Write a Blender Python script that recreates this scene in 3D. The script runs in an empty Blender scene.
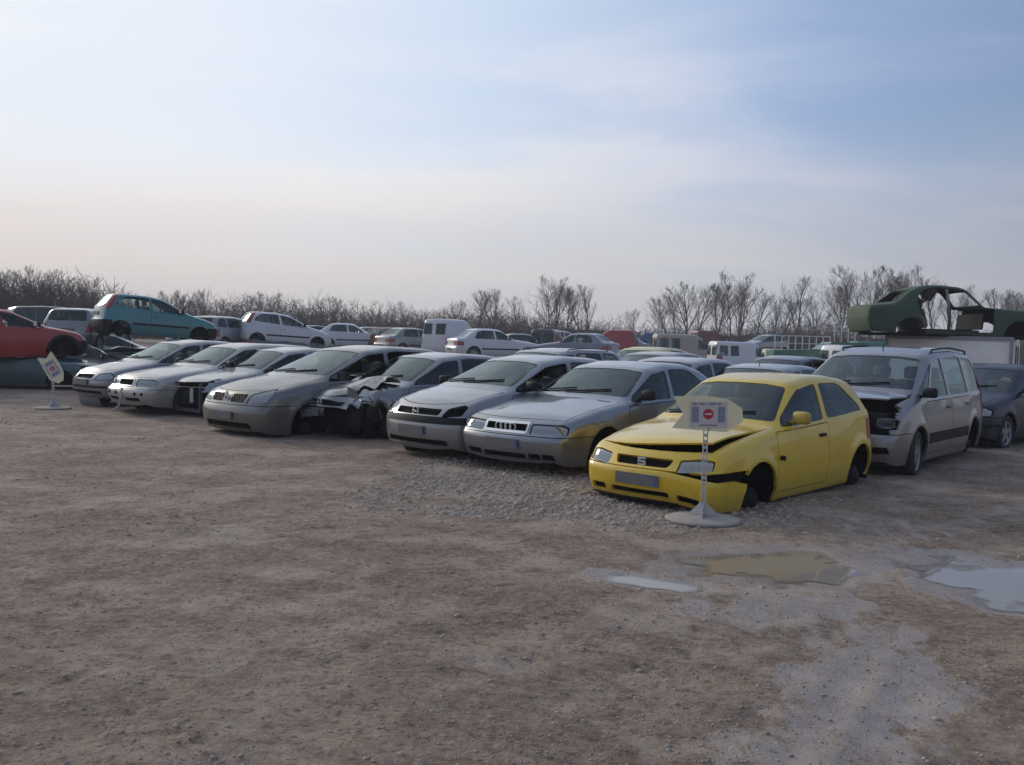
import bpy, bmesh, math, random
import numpy as np
from mathutils import Vector, Matrix, Euler, noise as mnoise

S = bpy.context.scene
C = S.collection
PI = math.pi
R = math.radians
random.seed(7)
rng = np.random.default_rng(7)

# ------------------------------------------------------------------ camera
FPX, CAMH, HORY, ROLL = 970.0, 1.61, 338.0, 0.0264
cam_d = bpy.data.cameras.new('camera')
cam = bpy.data.objects.new('camera', cam_d)
C.objects.link(cam)
cam_d.sensor_width = 36.0
cam_d.lens = 36.0 * FPX / 1024.0
cam_d.clip_start = 0.1
cam_d.clip_end = 3000
pitch = math.atan((382.5 - HORY) / FPX)
cam.matrix_world = (Matrix.Translation((0, 0, CAMH)) @ Matrix.Rotation(PI / 2 - pitch, 4, 'X')
                    @ Matrix.Rotation(ROLL, 4, 'Z'))
S.camera = cam

# ------------------------------------------------------------------ sky and sun
SUN_AZ, SUN_EL = R(-44), R(20)          # azimuth from +Y (view direction), negative = left
w = bpy.data.worlds.new('World')
S.world = w
w.use_nodes = True
nt = w.node_tree
nt.nodes.clear()


def node(t, kind, **kw):
    n = t.nodes.new(kind)
    for k, v in kw.items():
        if k.startswith('i_'):
            n.inputs[k[2:].replace('_', ' ')].default_value = v
        else:
            setattr(n, k, v)
    return n


def L(t, a, b):
    t.links.new(a, b)


out = node(nt, 'ShaderNodeOutputWorld')
bg = node(nt, 'ShaderNodeBackground')
bg.inputs['Strength'].default_value = 0.1
sky = node(nt, 'ShaderNodeTexSky')
sky.sky_type = 'NISHITA'
sky.sun_disc = False
sky.sun_elevation = SUN_EL
sky.sun_rotation = SUN_AZ
sky.air_density = 1.0
sky.dust_density = 2.5
sky.ozone_density = 1.5
tc = node(nt, 'ShaderNodeTexCoord')
sep = node(nt, 'ShaderNodeSeparateXYZ')
L(nt, tc.outputs['Generated'], sep.inputs[0])
# project the view ray on a cloud deck: (x, y) / (z + c)
zz = node(nt, 'ShaderNodeMath', operation='ADD')
L(nt, sep.outputs['Z'], zz.inputs[0]); zz.inputs[1].default_value = 0.16
zm = node(nt, 'ShaderNodeMath', operation='MAXIMUM')
L(nt, zz.outputs[0], zm.inputs[0]); zm.inputs[1].default_value = 0.05
dv = node(nt, 'ShaderNodeVectorMath', operation='DIVIDE')
cmb = node(nt, 'ShaderNodeCombineXYZ')
for i in range(3):
    L(nt, zm.outputs[0], cmb.inputs[i])
L(nt, tc.outputs['Generated'], dv.inputs[0]); L(nt, cmb.outputs[0], dv.inputs[1])
mp = node(nt, 'ShaderNodeMapping')
mp.inputs['Scale'].default_value = (0.55, 1.15, 0.0)
mp.inputs['Location'].default_value = (3.1, 0.4, 0)
L(nt, dv.outputs[0], mp.inputs[0])
n1 = node(nt, 'ShaderNodeTexNoise')
n1.inputs['Scale'].default_value = 1.1
n1.inputs['Detail'].default_value = 6
n1.inputs['Roughness'].default_value = 0.52
n1.inputs['Distortion'].default_value = 0.5
L(nt, mp.outputs[0], n1.inputs['Vector'])
cl = node(nt, 'ShaderNodeMapRange')
cl.interpolation_type = 'SMOOTHSTEP'
cl.inputs['From Min'].default_value = 0.40
cl.inputs['From Max'].default_value = 0.72
L(nt, n1.outputs['Fac'], cl.inputs[0])
# closeness to the veiled sun
sv = node(nt, 'ShaderNodeVectorMath', operation='DOT_PRODUCT')
L(nt, tc.outputs['Generated'], sv.inputs[0])
sv.inputs[1].default_value = (math.sin(SUN_AZ) * math.cos(SUN_EL), math.cos(SUN_AZ) * math.cos(SUN_EL), math.sin(SUN_EL))
sg = node(nt, 'ShaderNodeMapRange')
sg.inputs['From Min'].default_value = 0.25
sg.inputs['From Max'].default_value = 1.0
L(nt, sv.outputs['Value'], sg.inputs[0])


def wramp(stops):
    r_ = node(nt, 'ShaderNodeValToRGB')
    e_ = r_.color_ramp.elements
    while len(e_) < len(stops):
        e_.new(0.5)
    for q_, (p_, c_) in zip(e_, stops):
        q_.position = p_; q_.color = (*c_, 1)
    L(nt, sg.outputs[0], r_.inputs[0])
    m_ = node(nt, 'ShaderNodeVectorMath', operation='SCALE')
    m_.inputs['Scale'].default_value = 10.0
    L(nt, r_.outputs[0], m_.inputs[0])
    return m_.outputs[0]


# thin high veil: bright towards the sun
veil_c = wramp([(0.0, (.15, .225, .43)), (.38, (.27, .38, .62)), (.70, (.54, .64, .79)), (1.0, (.76, .79, .84))])
va = node(nt, 'ShaderNodeMath', operation='MULTIPLY_ADD')
L(nt, sg.outputs[0], va.inputs[0]); va.inputs[1].default_value = 0.60; va.inputs[2].default_value = 0.45
cf = node(nt, 'ShaderNodeMath', operation='MULTIPLY_ADD')
cf.use_clamp = True
L(nt, cl.outputs[0], cf.inputs[0]); cf.inputs[1].default_value = 0.10
L(nt, va.outputs[0], cf.inputs[2])
mv = node(nt, 'ShaderNodeMix', data_type='RGBA')
L(nt, cf.outputs[0], mv.inputs['Factor'])
L(nt, sky.outputs[0], mv.inputs['A']); L(nt, veil_c, mv.inputs['B'])
# wisps of thin cloud, brighter than the veil
cloud_c = wramp([(0.0, (.42, .45, .56)), (.45, (.66, .66, .72)), (.75, (.86, .82, .80)), (1.0, (.95, .90, .86))])
cw = node(nt, 'ShaderNodeMath', operation='MULTIPLY')
L(nt, cl.outputs[0], cw.inputs[0]); cw.inputs[1].default_value = 0.50
mc = node(nt, 'ShaderNodeMix', data_type='RGBA')
L(nt, cw.outputs[0], mc.inputs['Factor'])
L(nt, mv.outputs['Result'], mc.inputs['A']); L(nt, cloud_c, mc.inputs['B'])
# low haze bank along the horizon with a soft uneven top
bank_hi = wramp([(0.0, (.33, .36, .45)), (.45, (.62, .62, .65)), (.75, (.86, .82, .78)), (1.0, (.96, .88, .80))])
bank_lo = wramp([(0.0, (.36, .37, .42)), (.45, (.56, .555, .56)), (.75, (.68, .63, .60)), (1.0, (.74, .65, .60))])
bz_ = node(nt, 'ShaderNodeMapRange')
bz_.interpolation_type = 'SMOOTHSTEP'
bz_.inputs['From Min'].default_value = 0.09
bz_.inputs['From Max'].default_value = 0.20
L(nt, sep.outputs['Z'], bz_.inputs[0])
bmx = node(nt, 'ShaderNodeMix', data_type='RGBA')
L(nt, bz_.outputs[0], bmx.inputs['Factor']); L(nt, bank_lo, bmx.inputs['A']); L(nt, bank_hi, bmx.inputs['B'])
bank_c = bmx.outputs['Result']
be = node(nt, 'ShaderNodeMath', operation='MULTIPLY_ADD')
L(nt, n1.outputs['Fac'], be.inputs[0]); be.inputs[1].default_value = -0.22
L(nt, sep.outputs['Z'], be.inputs[2])
bk = node(nt, 'ShaderNodeMapRange')
bk.interpolation_type = 'SMOOTHSTEP'
bk.inputs['From Min'].default_value = 0.15
bk.inputs['From Max'].default_value = -0.09
bk.inputs['To Max'].default_value = 0.93
L(nt, be.outputs[0], bk.inputs[0])
mx = node(nt, 'ShaderNodeMix', data_type='RGBA')
L(nt, bk.outputs[0], mx.inputs['Factor'])
L(nt, mc.outputs['Result'], mx.inputs['A']); L(nt, bank_c, mx.inputs['B'])
L(nt, mx.outputs['Result'], bg.inputs['Color'])
L(nt, bg.outputs[0], out.inputs[0])

sd = bpy.data.lights.new('sun', 'SUN')
sun = bpy.data.objects.new('sun', sd)
C.objects.link(sun)
sd.energy = 1.3
sd.angle = R(14)
sd.color = (1.0, 0.90, 0.78)
sdir = Vector((math.sin(SUN_AZ) * math.cos(SUN_EL), math.cos(SUN_AZ) * math.cos(SUN_EL), math.sin(SUN_EL)))
sun.rotation_euler = sdir.to_track_quat('Z', 'Y').to_euler()
sun.location = sdir * 60

S.view_settings.view_transform = 'Standard'
S.view_settings.look = 'None'
S.view_settings.exposure = 0.28
S.view_settings.gamma = 1.0
S.view_settings.use_curve_mapping = False
S.cycles.max_bounces = 8
S.cycles.transparent_max_bounces = 16
S.cycles.caustics_reflective = False
S.cycles.caustics_refractive = False

# ------------------------------------------------------------------ materials
MATS = {}


def principled(name):
    m = bpy.data.materials.new(name)
    m.use_nodes = True
    t = m.node_tree
    return m, t, t.nodes['Principled BSDF'], t.nodes['Material Output']


def simple(name, col, rough=0.6, metal=0.0, vary=0.25, scale=9.0, bump=0.0, coat=0.0, spec=0.5):
    if name in MATS:
        return MATS[name]
    m, t, p, o = principled(name)
    tcn = node(t, 'ShaderNodeTexCoord')
    nz = node(t, 'ShaderNodeTexNoise')
    nz.inputs['Scale'].default_value = scale
    nz.inputs['Detail'].default_value = 5
    L(t, tcn.outputs['Object'], nz.inputs['Vector'])
    mixc = node(t, 'ShaderNodeMix', data_type='RGBA')
    c = Vector(col[:3])
    mixc.inputs['A'].default_value = (*(c * (1 - vary)), 1)
    mixc.inputs['B'].default_value = (*(c * (1 + vary)), 1)
    L(t, nz.outputs['Fac'], mixc.inputs['Factor'])
    L(t, mixc.outputs['Result'], p.inputs['Base Color'])
    p.inputs['Roughness'].default_value = rough
    p.inputs['Metallic'].default_value = metal
    p.inputs['Coat Weight'].default_value = coat
    p.inputs['Specular IOR Level'].default_value = spec
    if bump:
        b = node(t, 'ShaderNodeBump')
        b.inputs['Strength'].default_value = bump
        b.inputs['Distance'].default_value = 0.02
        L(t, nz.outputs['Fac'], b.inputs['Height'])
        L(t, b.outputs[0], p.inputs['Normal'])
    MATS[name] = m
    return m


def paint(name, col, metal=0.0, rough=0.32, dirt=0.5, coat=0.5, dustcol=(0.13, 0.11, 0.09)):
    """weathered car paint: clear coat, blotchy fade, dust film and splashed mud"""
    if name in MATS:
        return MATS[name]
    m, t, p, o = principled(name)
    tcn = node(t, 'ShaderNodeTexCoord')
    oi = node(t, 'ShaderNodeObjectInfo')
    nz = node(t, 'ShaderNodeTexNoise')
    nz.inputs['Scale'].default_value = 2.3
    nz.inputs['Detail'].default_value = 8
    nz.inputs['Roughness'].default_value = 0.65
    L(t, tcn.outputs['Object'], nz.inputs['Vector'])
    n2 = node(t, 'ShaderNodeTexNoise')
    n2.inputs['Scale'].default_value = 14
    n2.inputs['Detail'].default_value = 8
    n2.inputs['Roughness'].default_value = 0.7
    L(t, tcn.outputs['Object'], n2.inputs['Vector'])
    # mud splashed up from the ground: ragged film below the sills and bumpers
    sp = node(t, 'ShaderNodeSeparateXYZ')
    L(t, tcn.outputs['Object'], sp.inputs[0])
    hgt = node(t, 'ShaderNodeMath', operation='MULTIPLY_ADD')
    L(t, n2.outputs['Fac'], hgt.inputs[0]); hgt.inputs[1].default_value = -0.55
    L(t, sp.outputs['Z'], hgt.inputs[2])
    mud = node(t, 'ShaderNodeMapRange')
    mud.inputs['From Min'].default_value = 0.20
    mud.inputs['From Max'].default_value = -0.10
    mud.inputs['To Max'].default_value = 0.95 * dirt
    L(t, hgt.outputs[0], mud.inputs[0])
    dst = node(t, 'ShaderNodeMapRange')
    dst.inputs['From Min'].default_value = 0.42
    dst.inputs['From Max'].default_value = 0.72
    dst.inputs['To Min'].default_value = 0.02
    dst.inputs['To Max'].default_value = 0.30 * dirt
    L(t, nz.outputs['Fac'], dst.inputs[0])
    mxx = node(t, 'ShaderNodeMath', operation='MAXIMUM')
    L(t, mud.outputs[0], mxx.inputs[0]); L(t, dst.outputs[0], mxx.inputs[1])
    base = node(t, 'ShaderNodeMix', data_type='RGBA')
    c = Vector(col)
    base.inputs['A'].default_value = (*(c * 0.93), 1)
    base.inputs['B'].default_value = (*(c * 1.06), 1)
    L(t, n2.outputs['Fac'], base.inputs['Factor'])
    mixd = node(t, 'ShaderNodeMix', data_type='RGBA')
    mixd.inputs['B'].default_value = (*dustcol, 1)
    L(t, mxx.outputs[0], mixd.inputs['Factor'])
    L(t, base.outputs['Result'], mixd.inputs['A'])
    L(t, mixd.outputs['Result'], p.inputs['Base Color'])
    rr = node(t, 'ShaderNodeMath', operation='MULTIPLY_ADD')
    rr.use_clamp = True
    L(t, mxx.outputs[0], rr.inputs[0]); rr.inputs[1].default_value = 0.55; rr.inputs[2].default_value = rough
    L(t, rr.outputs[0], p.inputs['Roughness'])
    mt = node(t, 'ShaderNodeMath', operation='MULTIPLY_ADD')
    mt.use_clamp = True
    L(t, mxx.outputs[0], mt.inputs[0]); mt.inputs[1].default_value = -metal; mt.inputs[2].default_value = metal
    L(t, mt.outputs[0], p.inputs['Metallic'])
    ct = node(t, 'ShaderNodeMath', operation='MULTIPLY_ADD')
    ct.use_clamp = True
    coat = min(1.0, coat * 1.9)
    L(t, mxx.outputs[0], ct.inputs[0]); ct.inputs[1].default_value = -coat * 1.2; ct.inputs[2].default_value = coat
    L(t, ct.outputs[0], p.inputs['Coat Weight'])
    p.inputs['Coat Roughness'].default_value = 0.05
    MATS[name] = m
    return m


def glass(name, tint=(0.70, 0.81, 0.79), dust=0.02, clear=0.80):
    if name in MATS:
        return MATS[name]
    m, t, p, o = principled(name)
    t.nodes.remove(p)
    tr = node(t, 'ShaderNodeBsdfTransparent')
    tr.inputs[0].default_value = (*tint, 1)
    gl = node(t, 'ShaderNodeBsdfGlossy')
    gl.inputs['Roughness'].default_value = 0.04
    gl.inputs['Color'].default_value = (0.88, 1.0, 1.0, 1)
    df = node(t, 'ShaderNodeBsdfDiffuse')
    df.inputs[0].default_value = (0.36, 0.36, 0.34, 1)
    fr = node(t, 'ShaderNodeFresnel')
    fr.inputs['IOR'].default_value = 1.52
    tcn = node(t, 'ShaderNodeTexCoord')
    nz = node(t, 'ShaderNodeTexNoise')
    nz.inputs['Scale'].default_value = 3.5
    nz.inputs['Detail'].default_value = 7
    nz.inputs['Roughness'].default_value = 0.65
    L(t, tcn.outputs['Object'], nz.inputs['Vector'])
    dm = node(t, 'ShaderNodeMapRange')
    dm.inputs['From Min'].default_value = 0.35
    dm.inputs['From Max'].default_value = 0.7
    dm.inputs['To Min'].default_value = dust * 0.35
    dm.inputs['To Max'].default_value = dust * 1.3
    L(t, nz.outputs['Fac'], dm.inputs[0])
    m1 = node(t, 'ShaderNodeMixShader')
    L(t, dm.outputs[0], m1.inputs[0]); L(t, tr.outputs[0], m1.inputs[1]); L(t, df.outputs[0], m1.inputs[2])
    m2 = node(t, 'ShaderNodeMixShader')
    L(t, fr.outputs[0], m2.inputs[0]); L(t, m1.outputs[0], m2.inputs[1]); L(t, gl.outputs[0], m2.inputs[2])
    L(t, m2.outputs[0], o.inputs['Surface'])
    MATS[name] = m
    return m


GLASS = glass('window_glass')
LENS = glass('lamp_lens', (0.94, 0.95, 0.94), 0.10)
BLACK = simple('black_plastic', (0.014, 0.014, 0.015), 0.6, spec=.25)
DARK = simple('dark_inner_metal', (0.009, 0.0085, 0.008), 0.9, spec=.1)
SOOT = simple('grimy_engine_metal', (0.026, 0.023, 0.021), 0.8, 0.1, 0.6, 14, spec=.2)
RUBBER = simple('tyre_rubber', (0.028, 0.027, 0.026), 0.85, 0, 0.3, 12, 0.3)
RIMM = simple('dull_steel_rim', (0.30, 0.30, 0.31), 0.45, 0.6, 0.25, 10)
CHROME = simple('tarnished_chrome', (0.62, 0.62, 0.63), 0.22, 1.0, 0.1)
SEATF = simple('seat_fabric', (0.20, 0.20, 0.205), 0.95, 0, 0.3, 20)
SEATB = simple('seat_fabric_beige', (0.24, 0.20, 0.15), 0.95, 0, 0.3, 20)
DASH = simple('dashboard_plastic', (0.016, 0.016, 0.017), 0.85, spec=.2)
REFL = simple('lamp_reflector', (0.80, 0.81, 0.82), 0.40, 0.0, 0.22, 22)
EMBL = simple('worn_emblem', (0.66, 0.66, 0.66), 0.3, 0.3, 0.1)
AMBER = simple('amber_lens', (0.55, 0.25, 0.05), 0.25)
REDL = simple('red_lens', (0.28, 0.015, 0.012), 0.22, 0, 0.3, 12, 0, 0.6)
PLATE = simple('worn_plate', (0.17, 0.165, 0.16), 0.5, 0, 0.3, 16)
PLATEB = simple('plate_blue_band', (0.10, 0.13, 0.26), 0.5)
RUST = simple('rusty_steel', (0.16, 0.075, 0.045), 0.85, 0, 0.5, 12, 0.3)
WHITEP = simple('orphan_white_panel', (0.42, 0.42, 0.42), 0.5)

# ------------------------------------------------------------------ mesh helpers


def mesh_obj(name, verts, faces, mat, parent=None, smooth=True, loc=None, mats=None, fm=None):
    me = bpy.data.meshes.new(name)
    me.from_pydata([tuple(v) for v in verts], [], [tuple(f) for f in faces])
    for mm in (mats or [mat]):
        me.materials.append(mm)
    if fm is not None:
        me.polygons.foreach_set('material_index', fm)
    if smooth:
        me.polygons.foreach_set('use_smooth', [True] * len(me.polygons))
    me.update()
    o = bpy.data.objects.new(name, me)
    C.objects.link(o)
    if parent is not None:
        o.parent = parent
    if loc is not None:
        o.location = loc
    return o


class MB:
    """collects simple shapes into one mesh"""

    def __init__(s):
        s.v = []
        s.f = []

    def add(s, v, f):
        o = len(s.v)
        s.v += [tuple(p) for p in v]
        s.f += [tuple(i + o for i in q) for q in f]
        return s

    def box(s, c, d, rot=None, bev=0.0):
        x, y, z = d[0] / 2, d[1] / 2, d[2] / 2
        if bev <= 0:
            vs = [Vector((a * x, b * y, e * z)) for a in (-1, 1) for b in (-1, 1) for e in (-1, 1)]
            fs = [(0, 1, 3, 2), (4, 6, 7, 5), (0, 4, 5, 1), (2, 3, 7, 6), (0, 2, 6, 4), (1, 5, 7, 3)]
        else:
            bm = bmesh.new()
            bmesh.ops.create_cube(bm, size=1)
            for v in bm.verts:
                v.co = Vector((v.co.x * d[0], v.co.y * d[1], v.co.z * d[2]))
            bmesh.ops.bevel(bm, geom=bm.edges[:], offset=bev, segments=2, affect='EDGES', profile=0.5)
            bm.verts.index_update()
            vs = [v.co.copy() for v in bm.verts]
            fs = [tuple(v.index for v in f.verts) for f in bm.faces]
            bm.free()
        if rot is not None:
            m = Euler(rot).to_matrix()
            vs = [m @ v for v in vs]
        return s.add([v + Vector(c) for v in vs], fs)

    def tube(s, pts, r, n=6, cap=True):
        pts = [Vector(p) for p in pts]
        rs = r if isinstance(r, (list, tuple)) else [r] * len(pts)
        rings = []
        up = Vector((0, 0, 1))
        for i, p in enumerate(pts):
            d = (pts[min(i + 1, len(pts) - 1)] - pts[max(i - 1, 0)]).normalized()
            a = d.cross(up)
            if a.length < 1e-3:
                a = d.cross(Vector((1, 0, 0)))
            a.normalize()
            b = d.cross(a)
            rings.append([p + (a * math.cos(2 * PI * k / n) + b * math.sin(2 * PI * k / n)) * rs[i] for k in range(n)])
        v = [q for rg in rings for q in rg]
        f = []
        for i in range(len(pts) - 1):
            for k in range(n):
                f.append((i * n + k, i * n + (k + 1) % n, (i + 1) * n + (k + 1) % n, (i + 1) * n + k))
        if cap:
            f.append(tuple(range(n))[::-1])
            f.append(tuple((len(pts) - 1) * n + k for k in range(n)))
        return s.add(v, f)

    def lathe(s, prof, n=20, axis='y', c=(0, 0, 0)):
        """prof: list of (r, h) along the axis"""
        v = []
        for r_, h in prof:
            for k in range(n):
                a = 2 * PI * k / n
                if axis == 'y':
                    v.append((c[0] + r_ * math.cos(a), c[1] + h, c[2] + r_ * math.sin(a)))
                else:
                    v.append((c[0] + r_ * math.cos(a), c[1] + r_ * math.sin(a), c[2] + h))
        f = []
        for i in range(len(prof) - 1):
            for k in range(n):
                f.append((i * n + k, (i + 1) * n + k, (i + 1) * n + (k + 1) % n, i * n + (k + 1) % n))
        return s.add(v, f)

    def prism(s, poly, h0, h1, axis='z'):
        """poly: 2d outline; extruded along axis ('z': (x,y); 'x': (y,z); 'y': (x,z))"""
        def P(p, h):
            return {'z': (p[0], p[1], h), 'x': (h, p[0], p[1]), 'y': (p[0], h, p[1])}[axis]
        n = len(poly)
        v = [P(p, h0) for p in poly] + [P(p, h1) for p in poly]
        f = [tuple(range(n))[::-1], tuple(range(n, 2 * n))]
        for i in range(n):
            f.append((i, (i + 1) % n, n + (i + 1) % n, n + i))
        return s.add(v, f)

    def ring(s, c, R0, r, axis='x', n=18, m=6):
        v = []
        for i in range(n):
            a = 2 * PI * i / n
            for j in range(m):
                b = 2 * PI * j / m
                rr = R0 + r * math.cos(b)
                q = (r * math.sin(b), rr * math.cos(a), rr * math.sin(a))
                if axis == 'y':
                    q = (q[1], q[0], q[2])
                if axis == 'z':
                    q = (q[1], q[2], q[0])
                v.append((c[0] + q[0], c[1] + q[1], c[2] + q[2]))
        f = [(i * m + j, ((i + 1) % n) * m + j, ((i + 1) % n) * m + (j + 1) % m, i * m + (j + 1) % m)
             for i in range(n) for j in range(m)]
        return s.add(v, f)

    def build(s, name, mat, parent=None, smooth=False, loc=None, rot=None):
        o = mesh_obj(name, s.v, s.f, mat, parent, smooth, loc)
        if rot is not None:
            o.rotation_euler = rot
        return o


def thing(name, label, cat, loc=(0, 0, 0), rot=(0, 0, 0), group=None):
    o = bpy.data.objects.new(name, None)
    C.objects.link(o)
    o.empty_display_size = 0.3
    o.location = loc
    o.rotation_euler = rot
    tag(o, label, cat, group)
    return o


def tag(o, label, cat, group=None):
    o['label'] = label
    o['category'] = cat
    if group:
        o['group'] = group
    return o


def kind(o, k, label=None, cat=None):
    o['kind'] = k
    if label:
        o['label'] = label
    if cat:
        o['category'] = cat
    return o


def pix(u, v, Y=None, Z=None):
    """world point seen at photo pixel (u, v), at depth Y or on height Z: used to survey the yard"""
    d = cam.matrix_world.to_3x3() @ Vector(((u - 512) / FPX, -(v - 382.5) / FPX, -1))
    t_ = (Y / d.y) if Y is not None else ((Z - CAMH) / d.z)
    return Vector((0, 0, CAMH)) + d * t_

# ------------------------------------------------------------------ car builder


def smax(a, b, k):
    h = np.maximum(k - np.abs(a - b), 0) / k
    return np.maximum(a, b) + h * h * k * 0.25


def curve(pts, lo, hi, sm=0.08):
    """polyline -> smoothed lookup table"""
    p = sorted(pts)
    xs = np.arange(lo, hi, 0.01)
    ys = np.interp(xs, [a for a, _ in p], [b for _, b in p])
    n = max(1, int(sm / 0.01))
    k = np.ones(n) / n
    for _ in range(2):
        ys = np.convolve(np.pad(ys, (n, n), 'edge'), k, 'same')[n:-n]
    return lambda q: np.interp(q, xs, ys)


class Shape:
    def __init__(s, sp):
        s.sp = sp
        h = sp['half']
        s.top = curve(sp['top'], -h - .3, h + .3, sp.get('topsm', .09))
        s.front = curve(sp['front'], -.1, 2.6, .04)
        s.rear = curve(sp['rear'], -.1, 2.6, .05)
        s.plan = curve(sp.get('plan') or [(h, .88), (h - .35, .955), (h - .9, 1), (-h + 1.1, 1), (-h + .4, .97), (-h, .90)], -h - .2, h + .2, .2)
        s.belt = curve(sp['belt'], -h - .3, h + .3, .15)
        s.low = curve(sp.get('low') or [(.12, .90), (.22, .95), (.38, .985), (.55, 1.), (.72, .99), (1., .955), (1.2, .93)], -.1, 2.6, .06)
        s.W = sp['W']
        s.bow = sp.get('bow', .15)
        s.fbow = sp.get('fbow', .17)
        s.tum = sp.get('tum', .40)

    def yside(s, x, z):
        b = s.belt(x)
        lowz = np.minimum(z, b)
        y = s.W * s.plan(x) * s.low(lowz) - s.tum * np.maximum(z - b, 0) - s.sp.get('ledge', .012) * np.clip((z - b) / .03, 0, 1)
        for wx in s.sp['wheels']:
            d = np.hypot(x - wx, z - s.sp['wr'])
            y = y + .016 * np.exp(-((d - s.sp['arch'] - .02) / .06) ** 2)
        return y

    def f(s, x, y, z):
        q = np.clip(np.abs(y) / s.W, 0, 1.3)
        xs = x + s.bow * q ** 2
        zt = s.top(xs)
        sl = (s.top(xs + .01) - s.top(xs - .01)) / .02
        ft = (z - (zt - s.sp.get('crown', .045) * q ** 2)) / np.sqrt(1 + sl * sl)
        fs = (np.abs(y) - s.yside(x, z)) / (1 + .12)
        k = np.where(z > s.belt(x) + .05, s.sp.get('kroof', .13), s.sp.get('khood', .10))
        r = smax(ft, fs, k)
        ff = x - (s.front(z) - s.fbow * q ** 2.4)
        r = smax(r, ff, s.sp.get('kfront', .11))
        fr = (s.rear(z) + s.sp.get('rbow', .12) * q ** 2.4) - x
        r = smax(r, fr, s.sp.get('krear', .10))
        return smax(r, s.sp.get('z0', .17) - z, .04)

    def solve(s, A, B, n=34):
        lo = np.zeros(len(A)); hi = np.ones(len(A))
        for _ in range(n):
            m = (lo + hi) / 2
            P = A + (B - A) * m[:, None]
            v = s.f(P[:, 0], P[:, 1], P[:, 2])
            lo = np.where(v < 0, m, lo); hi = np.where(v < 0, hi, m)
        return A + (B - A) * ((lo + hi) / 2)[:, None]

    def fx(s, y, z):
        """x of the front surface at (y, z)"""
        return float(s.solve(np.array([[0., y, z]]), np.array([[4., y, z]]))[0, 0])

    def rx(s, y, z):
        return float(s.solve(np.array([[0., y, z]]), np.array([[-4., y, z]]))[0, 0])

    def sy(s, x, z):
        return float(s.solve(np.array([[x, 0., z]]), np.array([[x, 2., z]]))[0, 1])

    def tz(s, x, y):
        return float(s.solve(np.array([[x, y, .4]]), np.array([[x, y, 3.]]))[0, 2])

    def wx(s, z):
        """x of the windscreen centreline at height z"""
        x0, x1 = s.sp['cowl'] + .03, s.sp['roofx'] - .25
        xs = np.linspace(x1, x0, 60)
        return float(np.interp(z, s.top(xs)[::-1], xs[::-1]))

    def lattice(s, res):
        h = s.sp['half'] + .02
        zlo, zhi = s.sp.get('z0', .17) - .02, s.sp['H'] + .04
        nx = int(2 * h / res); ny = int(2 * s.W / (res * 1.1)); nz = int((zhi - zlo) / res)
        X = np.linspace(h, -h, nx + 1); Y = np.linspace(-s.W - .02, s.W + .02, ny + 1); Z = np.linspace(zlo, zhi, nz + 1)
        idx = {}
        pts = []

        def vid(i, j, k):
            t_ = (i, j, k)
            if t_ not in idx:
                idx[t_] = len(pts)
                pts.append((X[i], Y[j], Z[k]))
            return idx[t_]
        F = []
        for i in range(nx):
            for k in range(nz):
                F.append((vid(i, ny, k), vid(i, ny, k + 1), vid(i + 1, ny, k + 1), vid(i + 1, ny, k)))
                F.append((vid(i, 0, k), vid(i + 1, 0, k), vid(i + 1, 0, k + 1), vid(i, 0, k + 1)))
            for j in range(ny):
                F.append((vid(i, j, nz), vid(i + 1, j, nz), vid(i + 1, j + 1, nz), vid(i, j + 1, nz)))
        for j in range(ny):
            for k in range(nz):
                F.append((vid(0, j, k), vid(0, j, k + 1), vid(0, j + 1, k + 1), vid(0, j + 1, k)))
                F.append((vid(nx, j, k), vid(nx, j + 1, k), vid(nx, j + 1, k + 1), vid(nx, j, k + 1)))
        P = np.array(pts)
        zc = s.sp.get('zc', .55)
        A = np.zeros_like(P)
        A[:, 0] = np.clip(P[:, 0], -h + .55, h - .55)
        A[:, 1] = P[:, 1] * .25
        A[:, 2] = zc + (P[:, 2] - zc) * .25
        A[:, 2] = np.minimum(A[:, 2], zc + .12)
        B = A + (P - A) * 1.6
        V = s.solve(A, B)
        Fa = np.array(F)
        d1 = V[Fa[:, 2]] - V[Fa[:, 0]]; d2 = V[Fa[:, 3]] - V[Fa[:, 1]]
        fl_ = (np.cross(d1, d2) * (V[Fa].mean(1) - A[Fa].mean(1))).sum(1) < 0
        Fa[fl_] = Fa[fl_][:, ::-1]
        return V, [tuple(int(i) for i in f) for f in Fa]


def offset_poly(poly, d):
    """shrink a 2-d outline by d (positive = inwards)"""
    n = len(poly)
    ar = sum(poly[i][0] * poly[(i + 1) % n][1] - poly[(i + 1) % n][0] * poly[i][1] for i in range(n))
    sgn = 1 if ar > 0 else -1
    res = []
    for i in range(n):
        a, b, c = poly[i - 1], poly[i], poly[(i + 1) % n]
        e1 = Vector((b[0] - a[0], b[1] - a[1])); e2 = Vector((c[0] - b[0], c[1] - b[1]))
        if e1.length < 1e-6 or e2.length < 1e-6:
            res.append(b); continue
        e1.normalize(); e2.normalize()
        n1_ = Vector((-e1.y, e1.x)) * sgn; n2_ = Vector((-e2.y, e2.x)) * sgn
        m = n1_ + n2_
        k = max(m.dot(n1_), .35)
        res.append((b[0] + m.x / k * d, b[1] + m.y / k * d))
    return res


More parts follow.
